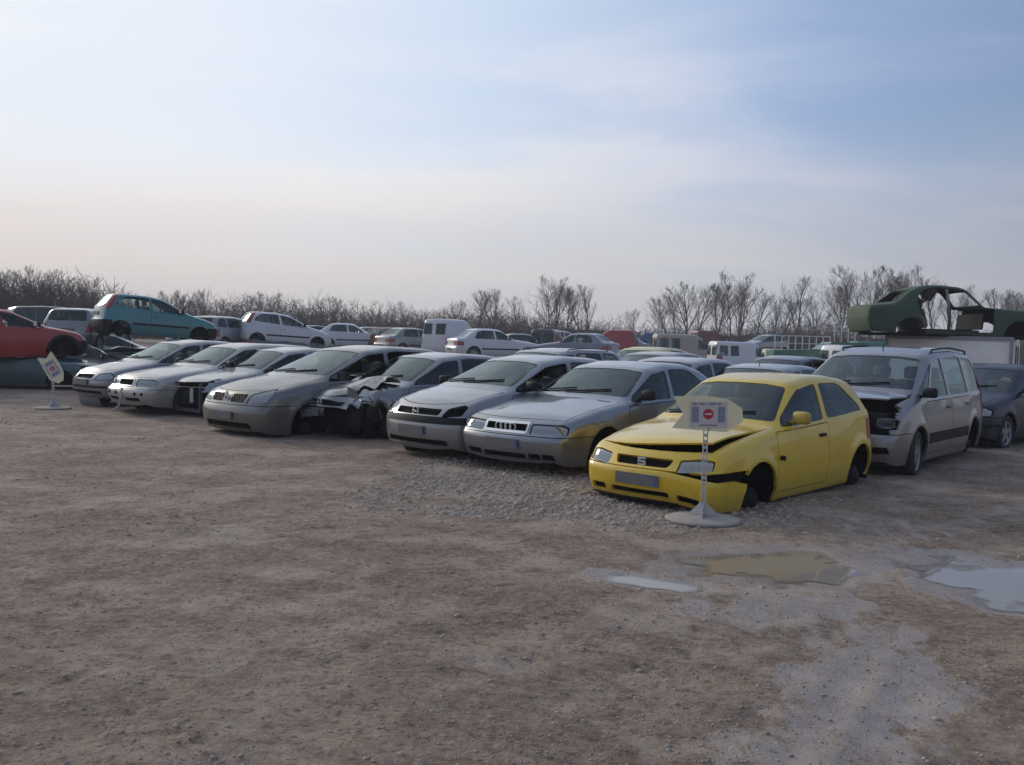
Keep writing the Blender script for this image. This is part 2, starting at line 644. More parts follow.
def fillet(poly, r=.05, n=3):
    res = []
    m = len(poly)
    for i in range(m):
        a, b, c = Vector(poly[i - 1]), Vector(poly[i]), Vector(poly[(i + 1) % m])
        d1, d2 = (a - b), (c - b)
        if d1.length > 1e-6 and d2.length > 1e-6 and d1.normalized().dot(d2.normalized()) < -.88:
            res.append(tuple(b)); continue        # nearly straight: nothing to round
        q = min(r, d1.length * .45, d2.length * .45)
        p0 = b + d1.normalized() * q; p2 = b + d2.normalized() * q
        for j in range(n + 1):
            t_ = j / n
            res.append(tuple(p0 * (1 - t_) ** 2 + b * 2 * t_ * (1 - t_) + p2 * t_ * t_))
    return res


def circle(cx, cz, r, n=18):
    return [(cx + r * math.cos(2 * PI * i / n), cz + r * math.sin(2 * PI * i / n)) for i in range(n)]


AX = {'y': (0, 2), 'x': (1, 2), 'z': (0, 1)}


def inpoly(P, poly):
    x, y = P[:, 0], P[:, 1]
    ins = np.zeros(len(P), bool)
    n = len(poly)
    for i in range(n):
        x0, y0 = poly[i]; x1, y1 = poly[(i + 1) % n]
        if y0 == y1:
            continue
        c = ((y0 > y) != (y1 > y)) & (x < (x1 - x0) * (y - y0) / (y1 - y0) + x0)
        ins ^= c
    return ins


def cut(bm, poly, ax, cond):
    a, b = AX[ax]
    third = 3 - a - b
    xs = [p[0] for p in poly]; ys = [p[1] for p in poly]
    x0, x1, y0, y1 = min(xs), max(xs), min(ys), max(ys)
    faces = []
    for f in bm.faces:
        us = [v.co[a] for v in f.verts]; vs = [v.co[b] for v in f.verts]
        if max(us) < x0 or min(us) > x1 or max(vs) < y0 or min(vs) > y1:
            continue
        if cond(f.calc_center_median(), f.normal):
            faces.append(f)
    n = len(poly)
    for i in range(n):
        p, q = poly[i], poly[(i + 1) % n]
        ex, ey = q[0] - p[0], q[1] - p[1]
        ln = math.hypot(ex, ey)
        if ln < 1e-5:
            continue
        no = [0, 0, 0]; no[a] = -ey / ln; no[b] = ex / ln
        co = [0, 0, 0]; co[a] = p[0]; co[b] = p[1]
        bx0, bx1 = min(p[0], q[0]) - 1e-3, max(p[0], q[0]) + 1e-3
        by0, by1 = min(p[1], q[1]) - 1e-3, max(p[1], q[1]) + 1e-3
        sel, rest = [], []
        for f in faces:
            us = [v.co[a] for v in f.verts]; vs = [v.co[b] for v in f.verts]
            if max(us) < bx0 or min(us) > bx1 or max(vs) < by0 or min(vs) > by1:
                rest.append(f)
            else:
                sel.append(f)
        if not sel:
            continue
        g = set(sel)
        for f in sel:
            g.update(f.edges); g.update(f.verts)
        r = bmesh.ops.bisect_plane(bm, geom=list(g), dist=2e-4, plane_co=co, plane_no=no)
        faces = rest + [e for e in r['geom'] if isinstance(e, bmesh.types.BMFace)]


def mirror_poly(poly):
    return [(-p[0], p[1]) for p in poly][::-1]


def wheel(parent, r, wd, rimr, spokes, side, loc, steer=0.0, flat=0.0, rim_mat=None):
    """wheel > tyre, rim (spoked)"""
    e = bpy.data.objects.new('wheel', None)
    C.objects.link(e); e.parent = parent; e.location = loc
    e.rotation_euler = (0, random.uniform(0, 6), steer) if False else (0, 0, steer)
    h = wd / 2
    t_ = MB().lathe([(rimr, -h * .8), (rimr + .02, -h), (r - .035, -h), (r - .008, -h * .8), (r, -h * .45), (r, h * .45), (r - .008, h * .8), (r - .035, h), (rimr + .02, h), (rimr, h * .8)], 28)
    t_.build('tyre', RUBBER, e, True)
    s_ = 1 if side > 0 else -1
    rm = MB().lathe([(rimr, -h * .8 * s_), (rimr - .02, h * .2 * s_), (rimr - .02, h * .75 * s_), (rimr + .004, h * .9 * s_), (rimr + .004, h * .7 * s_)], 28)
    rm.lathe([(rimr * .28, h * .35 * s_), (rimr * .28, h * .72 * s_), (rimr * .1, h * .76 * s_), (0.002, h * .76 * s_)], 14)
    rm.lathe([(rimr - .02, h * .05 * s_), (0.002, h * .05 * s_)], 14)
    for k in range(spokes):
        a = 2 * PI * k / spokes + .3
        c = (math.cos(a) * rimr * .58, h * .62 * s_, math.sin(a) * rimr * .58)
        rm.box(c, (rimr * .75, .025, rimr * (1.9 / spokes)), (0, -a, 0))
    rm.build('rim', rim_mat or RIMM, e, False)
    return e


CUTS = {}


def build_car(name, label, cat, sp, loc, yaw, pm, group=None, res=.05, tilt=(0, 0), wheels='wwww', opts=()):
    """thing > body, hood, doors (> window, handle), bumpers, lamps (> lens), wheels (> tyre, rim) ..."""
    sh = Shape(sp)
    root = thing(name, label, cat, loc, (tilt[0], tilt[1], yaw), group)
    O = dict(opts) if isinstance(opts, dict) else {k: True for k in opts}
    near = res < .07
    W, half, H = sp['W'], sp['half'], sp['H']
    ck = (id(sp), res, 'nofront' in O)
    V, F = CUTS[ck][0] if ck in CUTS else sh.lattice(res)
    bm = bmesh.new()
    bv = [bm.verts.new(v) for v in (V[:4] if ck in CUTS else V)]
    for f in ([] if ck in CUTS else F):
        try:
            bm.faces.new([bv[i] for i in f])
        except ValueError:
            pass
    bm.normal_update()
    cowl, zc = sp['cowl'], float(sh.top(sp['cowl']))
    G = .0095 if near else 0
    regs = []        # (name, side, poly, axis, cond, gap)

    def sidec(sg):
        return lambda c, n: c[1] * sg > .25 and n[1] * sg > .12

    def add(nm, sd, poly, ax, cond, gap=0.0, sub=None):
        regs.append((nm, sd, poly, ax, cond, gap, sub))
    # wheel arches
    for sg in (1, -1):
        for wi, wx_ in enumerate(sp['wheels']):
            add('arch', sg, circle(wx_, sp['wr'] + sp.get('archz', .0), sp['arch']), 'y', (lambda s_: lambda c, n: c[1] * s_ > .3)(sg))
    # windscreen
    b0 = float(sh.belt(cowl - .3))
    zt = float(sh.top(sp['roofx'])) - sp.get('wtop', .030)
    zb_ = zc + sp.get('wbot', .035)

    def yw(z):
        xx = sh.wx(z) - sh.bow * .6
        return float(sh.yside(np.array([xx]), np.array([z]))[0])
    ws = [(-(yw(zb_ + .02) - .055), zb_ - .02), (-(yw(zb_) * .5), zb_ - .005), (0, zb_), (yw(zb_) * .5, zb_ - .005), (yw(zb_ + .02) - .055, zb_ - .02),
          (yw(zt - .02) - .085, zt - .035), (yw(zt) * .5, zt - .006), (0, zt), (-yw(zt) * .5, zt - .006), (-(yw(zt - .02) - .085), zt - .035)]
    if not sp.get('nows'):
        add('windshield', 0, fillet(ws, .03, 2), 'x', lambda c, n: n[0] > .12 and c[0] > sp['roofx'] - .35 and c[2] > zc - .05, 0)
    # rear window
    if sp.get('rwin'):
        z0, z1, y0, y1 = sp['rwin']
        add('rear_window', 0, fillet([(-y0, z0), (y0, z0), (y1, z1), (-y1, z1)], .06, 2), 'x', lambda c, n: n[0] < -.12 and c[0] < -.3, 0)
    for k, (y0, y1, z0, z1) in enumerate(sp.get('rwins', [])):
        add('rear_window', k + 1, fillet([(y0, z0), (y1, z0), (y1, z1), (y0, z1)], .03, 2), 'x', lambda c, n: n[0] < -.3 and c[0] < -.3, 0)
    # side windows
    for sg in (1, -1):
        for k, (poly, owner) in enumerate(sp['wins']):
            add('side_window', (sg, k, owner), fillet(poly, .04, 2), 'y', sidec(sg), 0)
    # lamps
    for sg in (1, -1):
        if sp.get('head') and 'nofront' not in O:
            pl = sp['head'] if sg > 0 else mirror_poly(sp['head'])
            add('headlight', sg, fillet(pl, .02, 2), 'x', lambda c, n: n[0] > .02 and c[0] > half - .75 and c[2] < zc + .02, .010 if near else 0)
        if sp.get('tail'):
            pl = sp['tail'] if sg > 0 else mirror_poly(sp['tail'])
            add('taillight', sg, pl, 'x', lambda c, n: n[0] < -.02 and c[0] < -half + .38, 0)
        if sp.get('tails'):     # tail lamp drawn in side view
            add('taillight', sg, sp['tails'], 'y', lambda c, n, s_=sg: c[1] * s_ > .2 and c[0] < -half + .7, 0)
    if 'nofront' not in O:
        for gp in sp.get('grille', []):
            add('grille_frame' if sp.get('gframe') else 'grille', 0, fillet(gp, .025, 2), 'x', lambda c, n: n[0] > .1 and c[0] > half - .7, 0, 'frame' if sp.get('gframe') else None)
        for gp in sp.get('slots', []):
            add('intake', 0, fillet(gp, .02, 2), 'x', lambda c, n: n[0] > .1 and c[0] > half - .7, 0)
        for gp in sp.get('strips', []):
            add('bumper_strip', 0, gp, 'x', lambda c, n: n[0] > .02 and c[0] > half - .9, 0)
    # hood
    xh, yh0, yh1 = sp['hood']
    hp_ = []
    ybk = yh1
    for j in range(9):
        y = -yh0 + 2 * yh0 * j / 8
        hp_.append((xh - sp.get('hbow', .15) * (abs(y) / yh0) ** 2.2, y))
    for j in range(9):
        y = ybk - 2 * ybk * j / 8
        hp_.append((cowl + .05 - sh.bow * .85 * (abs(y) / W) ** 2, y))
    add('hood', 0, hp_, 'z', lambda c, n: n[2] > .2 and c[0] > cowl - .3 and c[2] > .5, G)
    # doors
    for sg in (1, -1):
        for k, poly in enumerate(sp.get('rub', [])):
            add('side_trim', (sg, k), poly, 'y', sidec(sg), 0)
    for sg in (1, -1):
        for k, poly in enumerate(sp['doors']):
            add('door', (sg, k), fillet(poly, .05, 2), 'y', sidec(sg), G)
    # bumpers
    fb, rb = sp['bump']
    xw0 = sp['wheels'][0] + sp['arch'] * .75
    xw1 = sp['wheels'][1] - sp['arch'] * .75
    add('front_bumper', 0, [(xw0, -.2), (half + .3, -.2), (half + .3, fb), (xw0, fb)], 'y', lambda c, n: c[0] > xw0 - .2, G)
    add('rear_bumper', 0, [(-half - .3, -.2), (xw1, -.2), (xw1, rb), (-half - .3, rb)], 'y', lambda c, n: c[0] < xw1 + .2, G)
    # order: pieces drawn on a bumper come before the bumper
    for (nm, sd_, poly, ax, cond, gap, sub) in ([] if ck in CUTS else regs):
        cut(bm, poly, ax, cond)
        if gap:
            cut(bm, offset_poly(poly, gap), ax, cond)
        if sub == 'frame':
            cut(bm, offset_poly(poly, sp['gframe']), ax, cond)
    bm.normal_update()
    bm.verts.index_update()
    bm.faces.ensure_lookup_table()
    VV = np.array([v.co for v in bm.verts]); VN = np.array([v.normal for v in bm.verts])
    FF = [tuple(v.index for v in f.verts) for f in bm.faces]
    FC = np.array([f.calc_center_median() for f in bm.faces]); FN = np.array([f.normal for f in bm.faces])
    bm.free()
    # small unevenness of old sheet metal
    if near and ck not in CUTS:
        dn = np.array([mnoise.noise(Vector(v) * 2.1) + .5 * mnoise.noise(Vector(v) * 5.3) for v in VV])
        VV = VV + VN * (dn * .0035)[:, None]
    lab = np.full(len(FF), -1)
    keys = {}
    for ri, (nm, sd_, poly, ax, cond, gap, sub) in enumerate([] if ck in CUTS else regs):
        a, b = AX[ax]
        ins = inpoly(FC[:, [a, b]], poly) & (lab == -1)
        for i in np.nonzero(ins)[0]:
            if not cond(FC[i], FN[i]):
                ins[i] = False
        if nm == 'arch':
            lab[ins] = -2
            continue
        inner = ins.copy()
        if gap:
            inner &= inpoly(FC[:, [a, b]], offset_poly(poly, gap))
            lab[ins & ~inner] = -2
        if sub == 'frame':
            core = ins & inpoly(FC[:, [a, b]], offset_poly(poly, sp['gframe']))
            keys.setdefault(('grille', 0), []).append(np.nonzero(core)[0])
            inner = ins & ~core
            lab[core] = 1000
        lab[inner] = ri
        keys.setdefault((nm, sd_), []).append(np.nonzero(inner)[0])
    if ck in CUTS:
        VV, VN, FF, FC, FN, lab, keys = CUTS[ck][1]
    else:
        CUTS[ck] = ((V, F), (VV, VN, FF, FC, FN, lab, keys))
    lab, keys = lab.copy(), dict(keys)
    if O.get('fronttrim'):
        x_, z0_, z1_ = O['fronttrim']
        lab[(lab == -1) & (FC[:, 0] > x_) & (FC[:, 2] > z0_) & (FC[:, 2] < z1_) & (np.abs(FC[:, 1]) < W * .86)] = -2
    keys[('body', 0)] = [np.nonzero(lab == -1)[0]]
    deform = sp.get('deform') if O.get('deform') is None else O['deform']

    def part(nm, ids, mat, parent=root, off=0.0, rim=0.02, xf=None, smooth=True, rimmat=None):
        ids = np.concatenate(ids) if isinstance(ids, list) else ids
        if len(ids) == 0:
            return None
        fs = [FF[i] for i in ids]
        used = sorted({v for f in fs for v in f})
        mp_ = {v: i for i, v in enumerate(used)}
        vs = VV[used] + VN[used] * off
        ff = [tuple(mp_[v] for v in f) for f in fs]
        if rim:
            cnt = {}
            for f in ff:
                for i in range(len(f)):
                    e = (f[i], f[(i + 1) % len(f)])
                    cnt[e] = cnt.get(e, 0) + 1
            bnd = [e for e in cnt if (e[1], e[0]) not in cnt]
            ring = sorted({v for e in bnd for v in e})
            n0 = len(vs)
            m1 = {v: n0 + i for i, v in enumerate(ring)}
            m2 = {v: n0 + len(ring) + i for i, v in enumerate(ring)}
            inn = vs[ring] - VN[used][ring] * rim
            vs = np.concatenate([vs, vs[ring], inn])
            ff += [(m1[e[1]], m1[e[0]], m2[e[0]], m2[e[1]]) for e in bnd]
        if xf is not None:
            vs = xf(vs)
        if deform is not None:
            vs = deform(vs, nm)
        return mesh_obj(nm, vs, ff, mat, parent, smooth)
    P = {}
    skip = O.get('skip', ())
    xfs = O.get('xf', {})
    cols = O.get('cols', {})
    wmat = O.get('glass', GLASS)
    bump_m = cols.get('front_bumper', O.get('bump_mat', pm))
    P['body'] = part('body', keys[('body', 0)], pm, rim=.035)
    for (nm, sd_), ids in keys.items():
        tagk = nm if sd_ == 0 else (nm, sd_ if not isinstance(sd_, tuple) else sd_[:2])
        if nm in skip or tagk in skip:
            continue
        if nm in ('body', 'side_window', 'arch'):
            continue
        if nm in ('windshield', 'rear_window'):
            P[nm] = part(nm, ids, wmat, off=-.006, rim=0)
        elif nm == 'headlight':
            h_ = part('headlight', ids, cols.get('headlight', REFL), off=-.022 if near else -.012, rim=0, smooth=False)
            P[(nm, sd_)] = h_
            if h_:
                part('lens', ids, LENS, h_, off=-.002, rim=0)
        elif nm == 'taillight':
            P[(nm, sd_)] = part('taillight', ids, REDL, off=.004, rim=.02)
        elif nm == 'grille':
            P[nm] = part('grille', ids, cols.get('grille', DARK), off=-.035, rim=0)
        elif nm == 'grille_frame':
            P[nm] = part('grille_frame', ids, CHROME, off=.006, rim=.035)
        elif nm == 'intake':
            P[nm] = part('intake', ids, DARK, off=-.03, rim=0)
        elif nm == 'bumper_strip':
            P[nm] = part('bumper_strip', ids, BLACK, off=.008, rim=.02)
        elif nm == 'hood':
            P[nm] = part('hood', ids, cols.get('hood', pm), rim=.02, xf=xfs.get('hood'))
        elif nm == 'door':
            P[(nm, sd_)] = part('door', ids, cols.get(('door',) + sd_, pm), rim=.03, xf=xfs.get(('door',) + sd_))
        elif nm == 'side_trim':
            P[(nm, sd_)] = part('side_trim', ids, BLACK, off=.007, rim=.012)
        elif nm == 'front_bumper':
            P[nm] = part(nm, ids, bump_m, rim=.03, xf=xfs.get(nm))
        elif nm == 'rear_bumper':
            P[nm] = part(nm, ids, cols.get('rear_bumper', O.get('bump_mat', pm)), rim=.03)
    for (nm, sd_), ids in keys.items():
        if nm == 'side_window' and 'side_window' not in skip and ('side_window', sd_[:2]) not in skip:
            own = P.get(('door', (sd_[0], sd_[2]))) if sd_[2] is not None else None
            part('window', ids, wmat, own or root, off=-.008, rim=0)
    # dark inner shell (what one sees through gaps and arches) and floor
    if not O.get('shell'):
        Vn = np.array(V)
        me_ = bpy.data.meshes.new('tmp')
        me_.from_pydata([tuple(v) for v in V], [], F)
        me_.update()
        nn = np.array([v.normal for v in me_.vertices])
        bpy.data.meshes.remove(me_)
        Fa = np.array(F)
        cc = Vn[Fa].mean(1)
        bel = sh.belt(cc[:, 0])
        keep = (cc[:, 2] < bel - .05) & (cc[:, 0] < half - .12)
        if 'nofront' in O or O.get('fronttrim'):
            keep &= (cc[:, 0] < half - .5)
        for wx_ in sp['wheels']:
            keep &= ~((np.hypot(cc[:, 0] - wx_, cc[:, 2] - sp['wr']) < sp['arch'] + .05) & (np.abs(cc[:, 1]) > .4))
        Fk = Fa[keep]
        us = np.unique(Fk)
        mp2 = {v: i for i, v in enumerate(us)}
        vs = Vn[us] - nn[us] * .04
        if deform is not None:
            vs = deform(vs, 'inner_shell')
        mesh_obj('inner_shell', vs, [tuple(mp2[v] for v in f) for f in Fk], DARK, root)
    fl = MB().box((0, 0, .24), (half * 1.7, W * 1.35, .05))
    fl.build('floor_pan', DARK, root)
    # wheel wells and wheels
    k = 0
    trk = W - .115
    for wx_ in sp['wheels']:
        for sg in (1, -1):
            code = wheels[k]; k += 1
            wl = MB()
            ra = sp['arch'] + .015
            y0, y1 = (W - .09) * sg, (W - .36) * sg
            n = 14
            v = []
            for j in range(n + 1):
                a = -0.35 + (PI + .7) * j / n
                for yy in (y0, y1):
                    v.append((wx_ + ra * math.cos(a), yy, sp['wr'] + ra * math.sin(a)))
            f = [(2 * j, 2 * j + 1, 2 * j + 3, 2 * j + 2) for j in range(n)]
            v.append((wx_, y1, sp['wr']))
            f += [(2 * j + 1, len(v) - 1, 2 * j + 3) for j in range(n)]
            if not O.get('shell'):
                wl.add(v, f).build('wheel_well', DARK, root, True)
            wz = sp['wr'] + O.get('wheel_dz', 0)
            if code == 'w':
                wheel(root, sp['wr'], .19, sp['wr'] * .66, O.get('spokes', 6), sg, (wx_, trk * sg, wz), O.get('steer', 0) if wx_ > 0 else 0)
            elif code == 'h':      # bare brake drum and hub
                hb = MB().lathe([(.02, -.12 * sg), (.05, -.12 * sg), (.125, -.02 * sg), (.13, .02 * sg), (.06, .03 * sg), (.055, .07 * sg), (.002, .07 * sg)], 18)
                hb.tube([(0, -.30 * sg, -.02), (0, -.1 * sg, 0)], .03)
                hb.box((0.02, -.12 * sg, .12), (.07, .06, .3))
                hb.build('wheel_hub', RUST if O.get('rusthub') else SOOT, root, True, (wx_, (trk - .02) * sg, sp['wr'] - .06))
    # cabin
    if not O.get('nocabin') and not O.get('shell'):
        xs_ = sp.get('seatx', cowl - 1.15)
        sm_ = O.get('seat_mat', SEATF)
        zf = sp.get('seatz', .50)
        rows = [xs_] + ([xs_ - .85] if near or O.get('rearseat') else [])
        for ri, xx in enumerate(rows):
            for sg in (1, -1):
                st = MB().box((.12, 0, 0), (.5, .46, .16), bev=.05)
                st.box((-.20, 0, .30), (.14, .46, .62), (0, -.28, 0), .05)
                st.box((-.31, 0, .70), (.10, .26, .18), (0, -.2, 0), .04)
                st.build('seat', sm_, root, True, (xx, .36 * sg, zf - (.02 if ri else 0)))
        yd = min(W - .14, float(sh.yside(np.array([cowl - .3]), np.array([zc - .1]))[0]) - .07)
        db = MB().prism([(cowl - .12, .45), (cowl - .02, zc - .06), (cowl - .22, zc - .02), (cowl - .48, zc - .04), (cowl - .55, zc - .22), (cowl - .48, .45)], -yd, yd, 'y')
        db.build('dashboard', DASH, root)
        sw = MB().ring((0, 0, 0), .18, .016, 'x', 18, 6)
        sw.box((0, 0, 0), (.03, .34, .05)); sw.box((.06, 0, 0), (.14, .10, .09))
        sw.build('steering_wheel', BLACK, root, True, (cowl - .66, .36, zc - .10), (0, -.42, 0))
    # mirrors
    if not O.get('nomirror') and sp.get('mirror', True) and not O.get('shell'):
        mx_ = sh.wx(float(sh.belt(cowl)) + .12) - .34
        for sg in (1, -1):
            if ('mirror', sg) in skip:
                continue
            yb = sh.sy(mx_, float(sh.belt(mx_)) + .04)
            mr = MB().box((0, .10 * sg, .05), (.10, .19, .13), (0, 0, -.15 * sg), .035)
            mr.tube([(0.01, -.03 * sg, -.01), (0.01, .06 * sg, .02)], .022)
            mo = mr.build('mirror', cols.get('mirror', BLACK), root, True, (mx_, yb, float(sh.belt(mx_)) + .06) if sg > 0 else (mx_, -yb, float(sh.belt(mx_)) + .06))
            MB().box((-.052, .10 * sg, .05), (.006, .15, .095), (0, 0, -.15 * sg)).build('mirror_glass', REFL, mo)
    # door handles
    if near:
        for (sg, kd) in [k_[1] for k_ in keys if k_[0] == 'door']:
            dp = sp['doors'][kd]
            if P.get(('door', (sg, kd))) is None:
                continue
            xm = min(p[0] for p in dp) + .16
            zm_ = float(sh.belt(xm)) - sp.get('hdrop', .13)
            MB().box((0, 0, 0), (.15, .03, .035), None, .01).build('handle', cols.get('handle', pm), P[('door', (sg, kd))], True, (xm, (sh.sy(xm, zm_) + .008) * sg, zm_))
    # plates
    if sp.get('plate') and 'noplate' not in O and 'nofront' not in O:
        zp = sp['plate']
        xp = sh.fx(0.0, zp) + .012
        pl = MB().box((0, 0, 0), (.012, .50, .11)).build('license_plate', PLATE, root, False, (xp, O.get('platey', 0), zp))
        if near:
            MB().box((.0075, .228, 0), (.003, .042, .108)).build('blue_band', PLATEB, pl)
    if sp.get('rplate'):
        zp = sp['rplate']
        MB().box((0, 0, 0), (.012, .50, .11)).build('license_plate', PLATE, root, False, (sh.rx(0, zp) - .01, 0, zp))
    # wipers
    if near and not O.get('nowiper'):
        for y0_, y1_ in ((-.15, .45), (-.6, -.05)):
            pts = []
            for j in range(6):
                y = y0_ + (y1_ - y0_) * j / 5
                z = zb_ + .015 + .05 * j / 5
                pts.append((sh.solve(np.array([[cowl - .9, y, z]]), np.array([[cowl + 1.2, y, z]]))[0, 0] + .02, y, z))
            MB().tube(pts, .010, 5).build('wiper', BLACK, root)
    if near and O.get('antenna'):
        xa = O['antenna']
        za = sh.tz(xa, 0)
        MB().tube([(xa, 0, za - .01), (xa - .04, 0, za + .10)], [.010, .004], 6).build('antenna', BLACK, root)
    root['_shape'] = 0
    del root['_shape']
    return root, sh, P

# ------------------------------------------------------------------ car kinds


def finish(sp, pillars, rear_edge, doors, wtop=.088, sill=.26):
    """add side windows and doors to a spec: pillars = [(x_bottom, x_top)] between windows, rear_edge = outline of the last window's rear"""
    sh = Shape(sp)
    n = len(pillars) + 1
    zt_max = float(sh.top(sp['roofx'] - .35)) - wtop

    def bz(x):
        return float(sh.belt(x)) + .025

    def tz(x):
        return float(sh.top(x + sh.bow * .5)) - wtop
    wins = []
    for k in range(n):
        if k == 0:
            z_lo = bz(sp['cowl'] - .35)
            pts = []
            for z in np.linspace(z_lo, zt_max - .02, 5):
                q = (float(sh.yside(np.array([sh.wx(z) - .1]), np.array([z]))[0]) / sh.W) ** 2
                pts.append((sh.wx(z) - sh.bow * q - .09, float(z)))
            pts[0] = (pts[0][0] - .02, z_lo)
            pts = [(x_, min(z_, tz(x_ - .03))) for x_, z_ in pts]
            front = pts
            x_tf = pts[-1][0] - .06
        else:
            pb, pt = pillars[k - 1]
            front = [(pb - .045, bz(pb - .045)), (pt - .04, tz(pt - .04))]
            x_tf = pt - .04
        if k < n - 1:
            pb, pt = pillars[k]
            rear = [(pt + .04, tz(pt + .04)), (pb + .045, bz(pb + .045))]
            x_tr = pt + .04
        else:
            rear = rear_edge
            x_tr = rear_edge[0][0]
        top = []
        for x in np.linspace(x_tf, x_tr, 6)[1:-1]:
            if k < n - 1 or tz(x) > rear_edge[0][1] - .01:
                top.append((float(x), tz(x)))
        bot = [(float(x), bz(x)) for x in np.linspace(rear[-1][0], front[0][0], 4)[1:-1]]
        wins.append(([tuple(p) for p in front] + top + rear + bot, k if k < len(doors) else None))
    sp['wins'] = wins
    dd = []
    for (x0, x1) in doors:
        dd.append([(x0, sill), (x0, float(sh.belt(x0)) - .005), ((x0 + x1) / 2, float(sh.belt((x0 + x1) / 2)) - .005), (x1, float(sh.belt(x1)) - .005), (x1, sill)])
    sp['doors'] = dd
    return sp


def shallow(a, **kw):
    d = dict(a)
    d.update(kw)
    return d


ibiza = finish(dict(
    half=1.925, W=.82, H=1.42, wheels=(.99, -1.38), wr=.285, arch=.335, cowl=.72, roofx=-.06,
    front=[(.15, 1.78), (.24, 1.87), (.34, 1.915), (.50, 1.925), (.555, 1.90), (.565, 1.86), (.70, 1.80), (.80, 1.70)],
    top=[(1.86, .70), (1.72, .765), (1.45, .835), (1.1, .90), (.72, .95), (-.06, 1.365), (-.45, 1.415), (-1.0, 1.41), (-1.45, 1.355), (-1.62, 1.30)],
    rear=[(.2, -1.82), (.34, -1.91), (.55, -1.925), (.60, -1.89), (.92, -1.83), (1.02, -1.77), (1.33, -1.52), (1.45, -1.42)],
    belt=[(1.9, .74), (.9, .885), (0, .905), (-1.2, .96), (-1.9, .99)], tum=.44,
    head=[(.40, .545), (.72, .57), (.71, .665), (.60, .68), (.40, .655)],
    grille=[[(-.30, .575), (.30, .575), (.34, .655), (-.34, .655)]],
    slots=[[(-.34, .285), (.34, .285), (.34, .35), (-.34, .35)], [(.42, .28), (.62, .28), (.62, .355), (.42, .355)], [(-.62, .28), (-.42, .28), (-.42, .355), (-.62, .355)]],
    hood=(1.76, .64, .70), bump=(.555, .56), plate=.445, rwin=(1.0, 1.30, .60, .50),
    tail=[(.48, .66), (.80, .66), (.80, .9), (.60, .9)]),
    [(-.47, -.56)], [(-1.12, 1.29), (-1.42, 1.06), (-1.45, 1.0)], [(-.50, .66)])

audi = finish(dict(
    half=2.24, W=.868, H=1.415, wheels=(1.30, -1.32), wr=.31, arch=.345, cowl=.90, roofx=.05,
    front=[(.15, 2.08), (.25, 2.17), (.36, 2.225), (.50, 2.24), (.545, 2.225), (.555, 2.18), (.70, 2.13), (.78, 2.03)],
    top=[(2.12, .725), (1.9, .795), (1.4, .89), (.90, .955), (.05, 1.345), (-.40, 1.405), (-.9, 1.395), (-1.25, 1.32), (-1.72, 1.06), (-1.84, 1.02), (-2.15, .99)],
    rear=[(.2, -2.12), (.4, -2.22), (.55, -2.24), (.62, -2.2), (.92, -2.19), (1.0, -2.12)],
    belt=[(2.2, .72), (1.2, .86), (.4, .90), (-1.2, .935), (-2.2, .95)], tum=.44,
    head=[(.36, .565), (.80, .575), (.79, .66), (.72, .69), (.36, .685)],
    grille=[[(-.33, .565), (.33, .565), (.335, .70), (-.335, .70)]], gframe=.028,
    slots=[[(-.62, .26), (-.36, .26), (-.36, .345), (-.62, .345)], [(-.33, .255), (.33, .255), (.33, .335), (-.33, .335)], [(.36, .26), (.52, .26), (.52, .345), (.36, .345)], [(.54, .26), (.70, .26), (.68, .345), (.54, .345)]],
    hood=(2.06, .70, .74), bump=(.55, .58), plate=.445, rwin=(1.06, 1.31, .62, .52),
    tail=[(.50, .68), (.84, .68), (.84, .88), (.50, .88)]),
    [(-.28, -.36)], [(-.98, 1.27), (-1.22, 1.12), (-1.30, .97)], [(-.34, .80), (-1.15, -.36)])

corsa = finish(dict(
    half=1.91, W=.823, H=1.44, wheels=(1.16, -1.33), wr=.285, arch=.335, cowl=.98, roofx=.02,
    front=[(.15, 1.79), (.24, 1.86), (.36, 1.905), (.50, 1.91), (.60, 1.885), (.74, 1.80), (.84, 1.70)],
    top=[(1.80, .77), (1.62, .85), (1.3, .935), (.98, 1.0), (.02, 1.38), (-.45, 1.435), (-1.1, 1.415), (-1.5, 1.34)],
    rear=[(.2, -1.8), (.36, -1.90), (.56, -1.91), (.95, -1.82), (1.33, -1.56), (1.45, -1.45)],
    belt=[(1.9, .78), (1.2, .91), (.3, .935), (-1.3, 1.0), (-1.9, 1.02)], tum=.42, fbow=.20, hbow=.2,
    head=[(.47, .63), (.72, .66), (.72, .77), (.66, .80), (.50, .745)],
    grille=[[(-.42, .655), (.42, .655), (.43, .735), (-.43, .735)]],
    slots=[[(-.60, .265), (.60, .265), (.56, .345), (-.56, .345)]],
    strips=[[(-.8, .55), (.8, .55), (.8, .63), (-.8, .63)]],
    hood=(1.74, .62, .72), bump=(.64, .6), plate=.455, rwin=(1.05, 1.32, .58, .48),
    tail=[(.58, .72), (.85, .72), (.85, 1.15), (.70, 1.15)]),
    [(-.38, -.46)], [(-1.10, 1.31), (-1.42, 1.10), (-1.45, 1.04)], [(-.42, .86)])

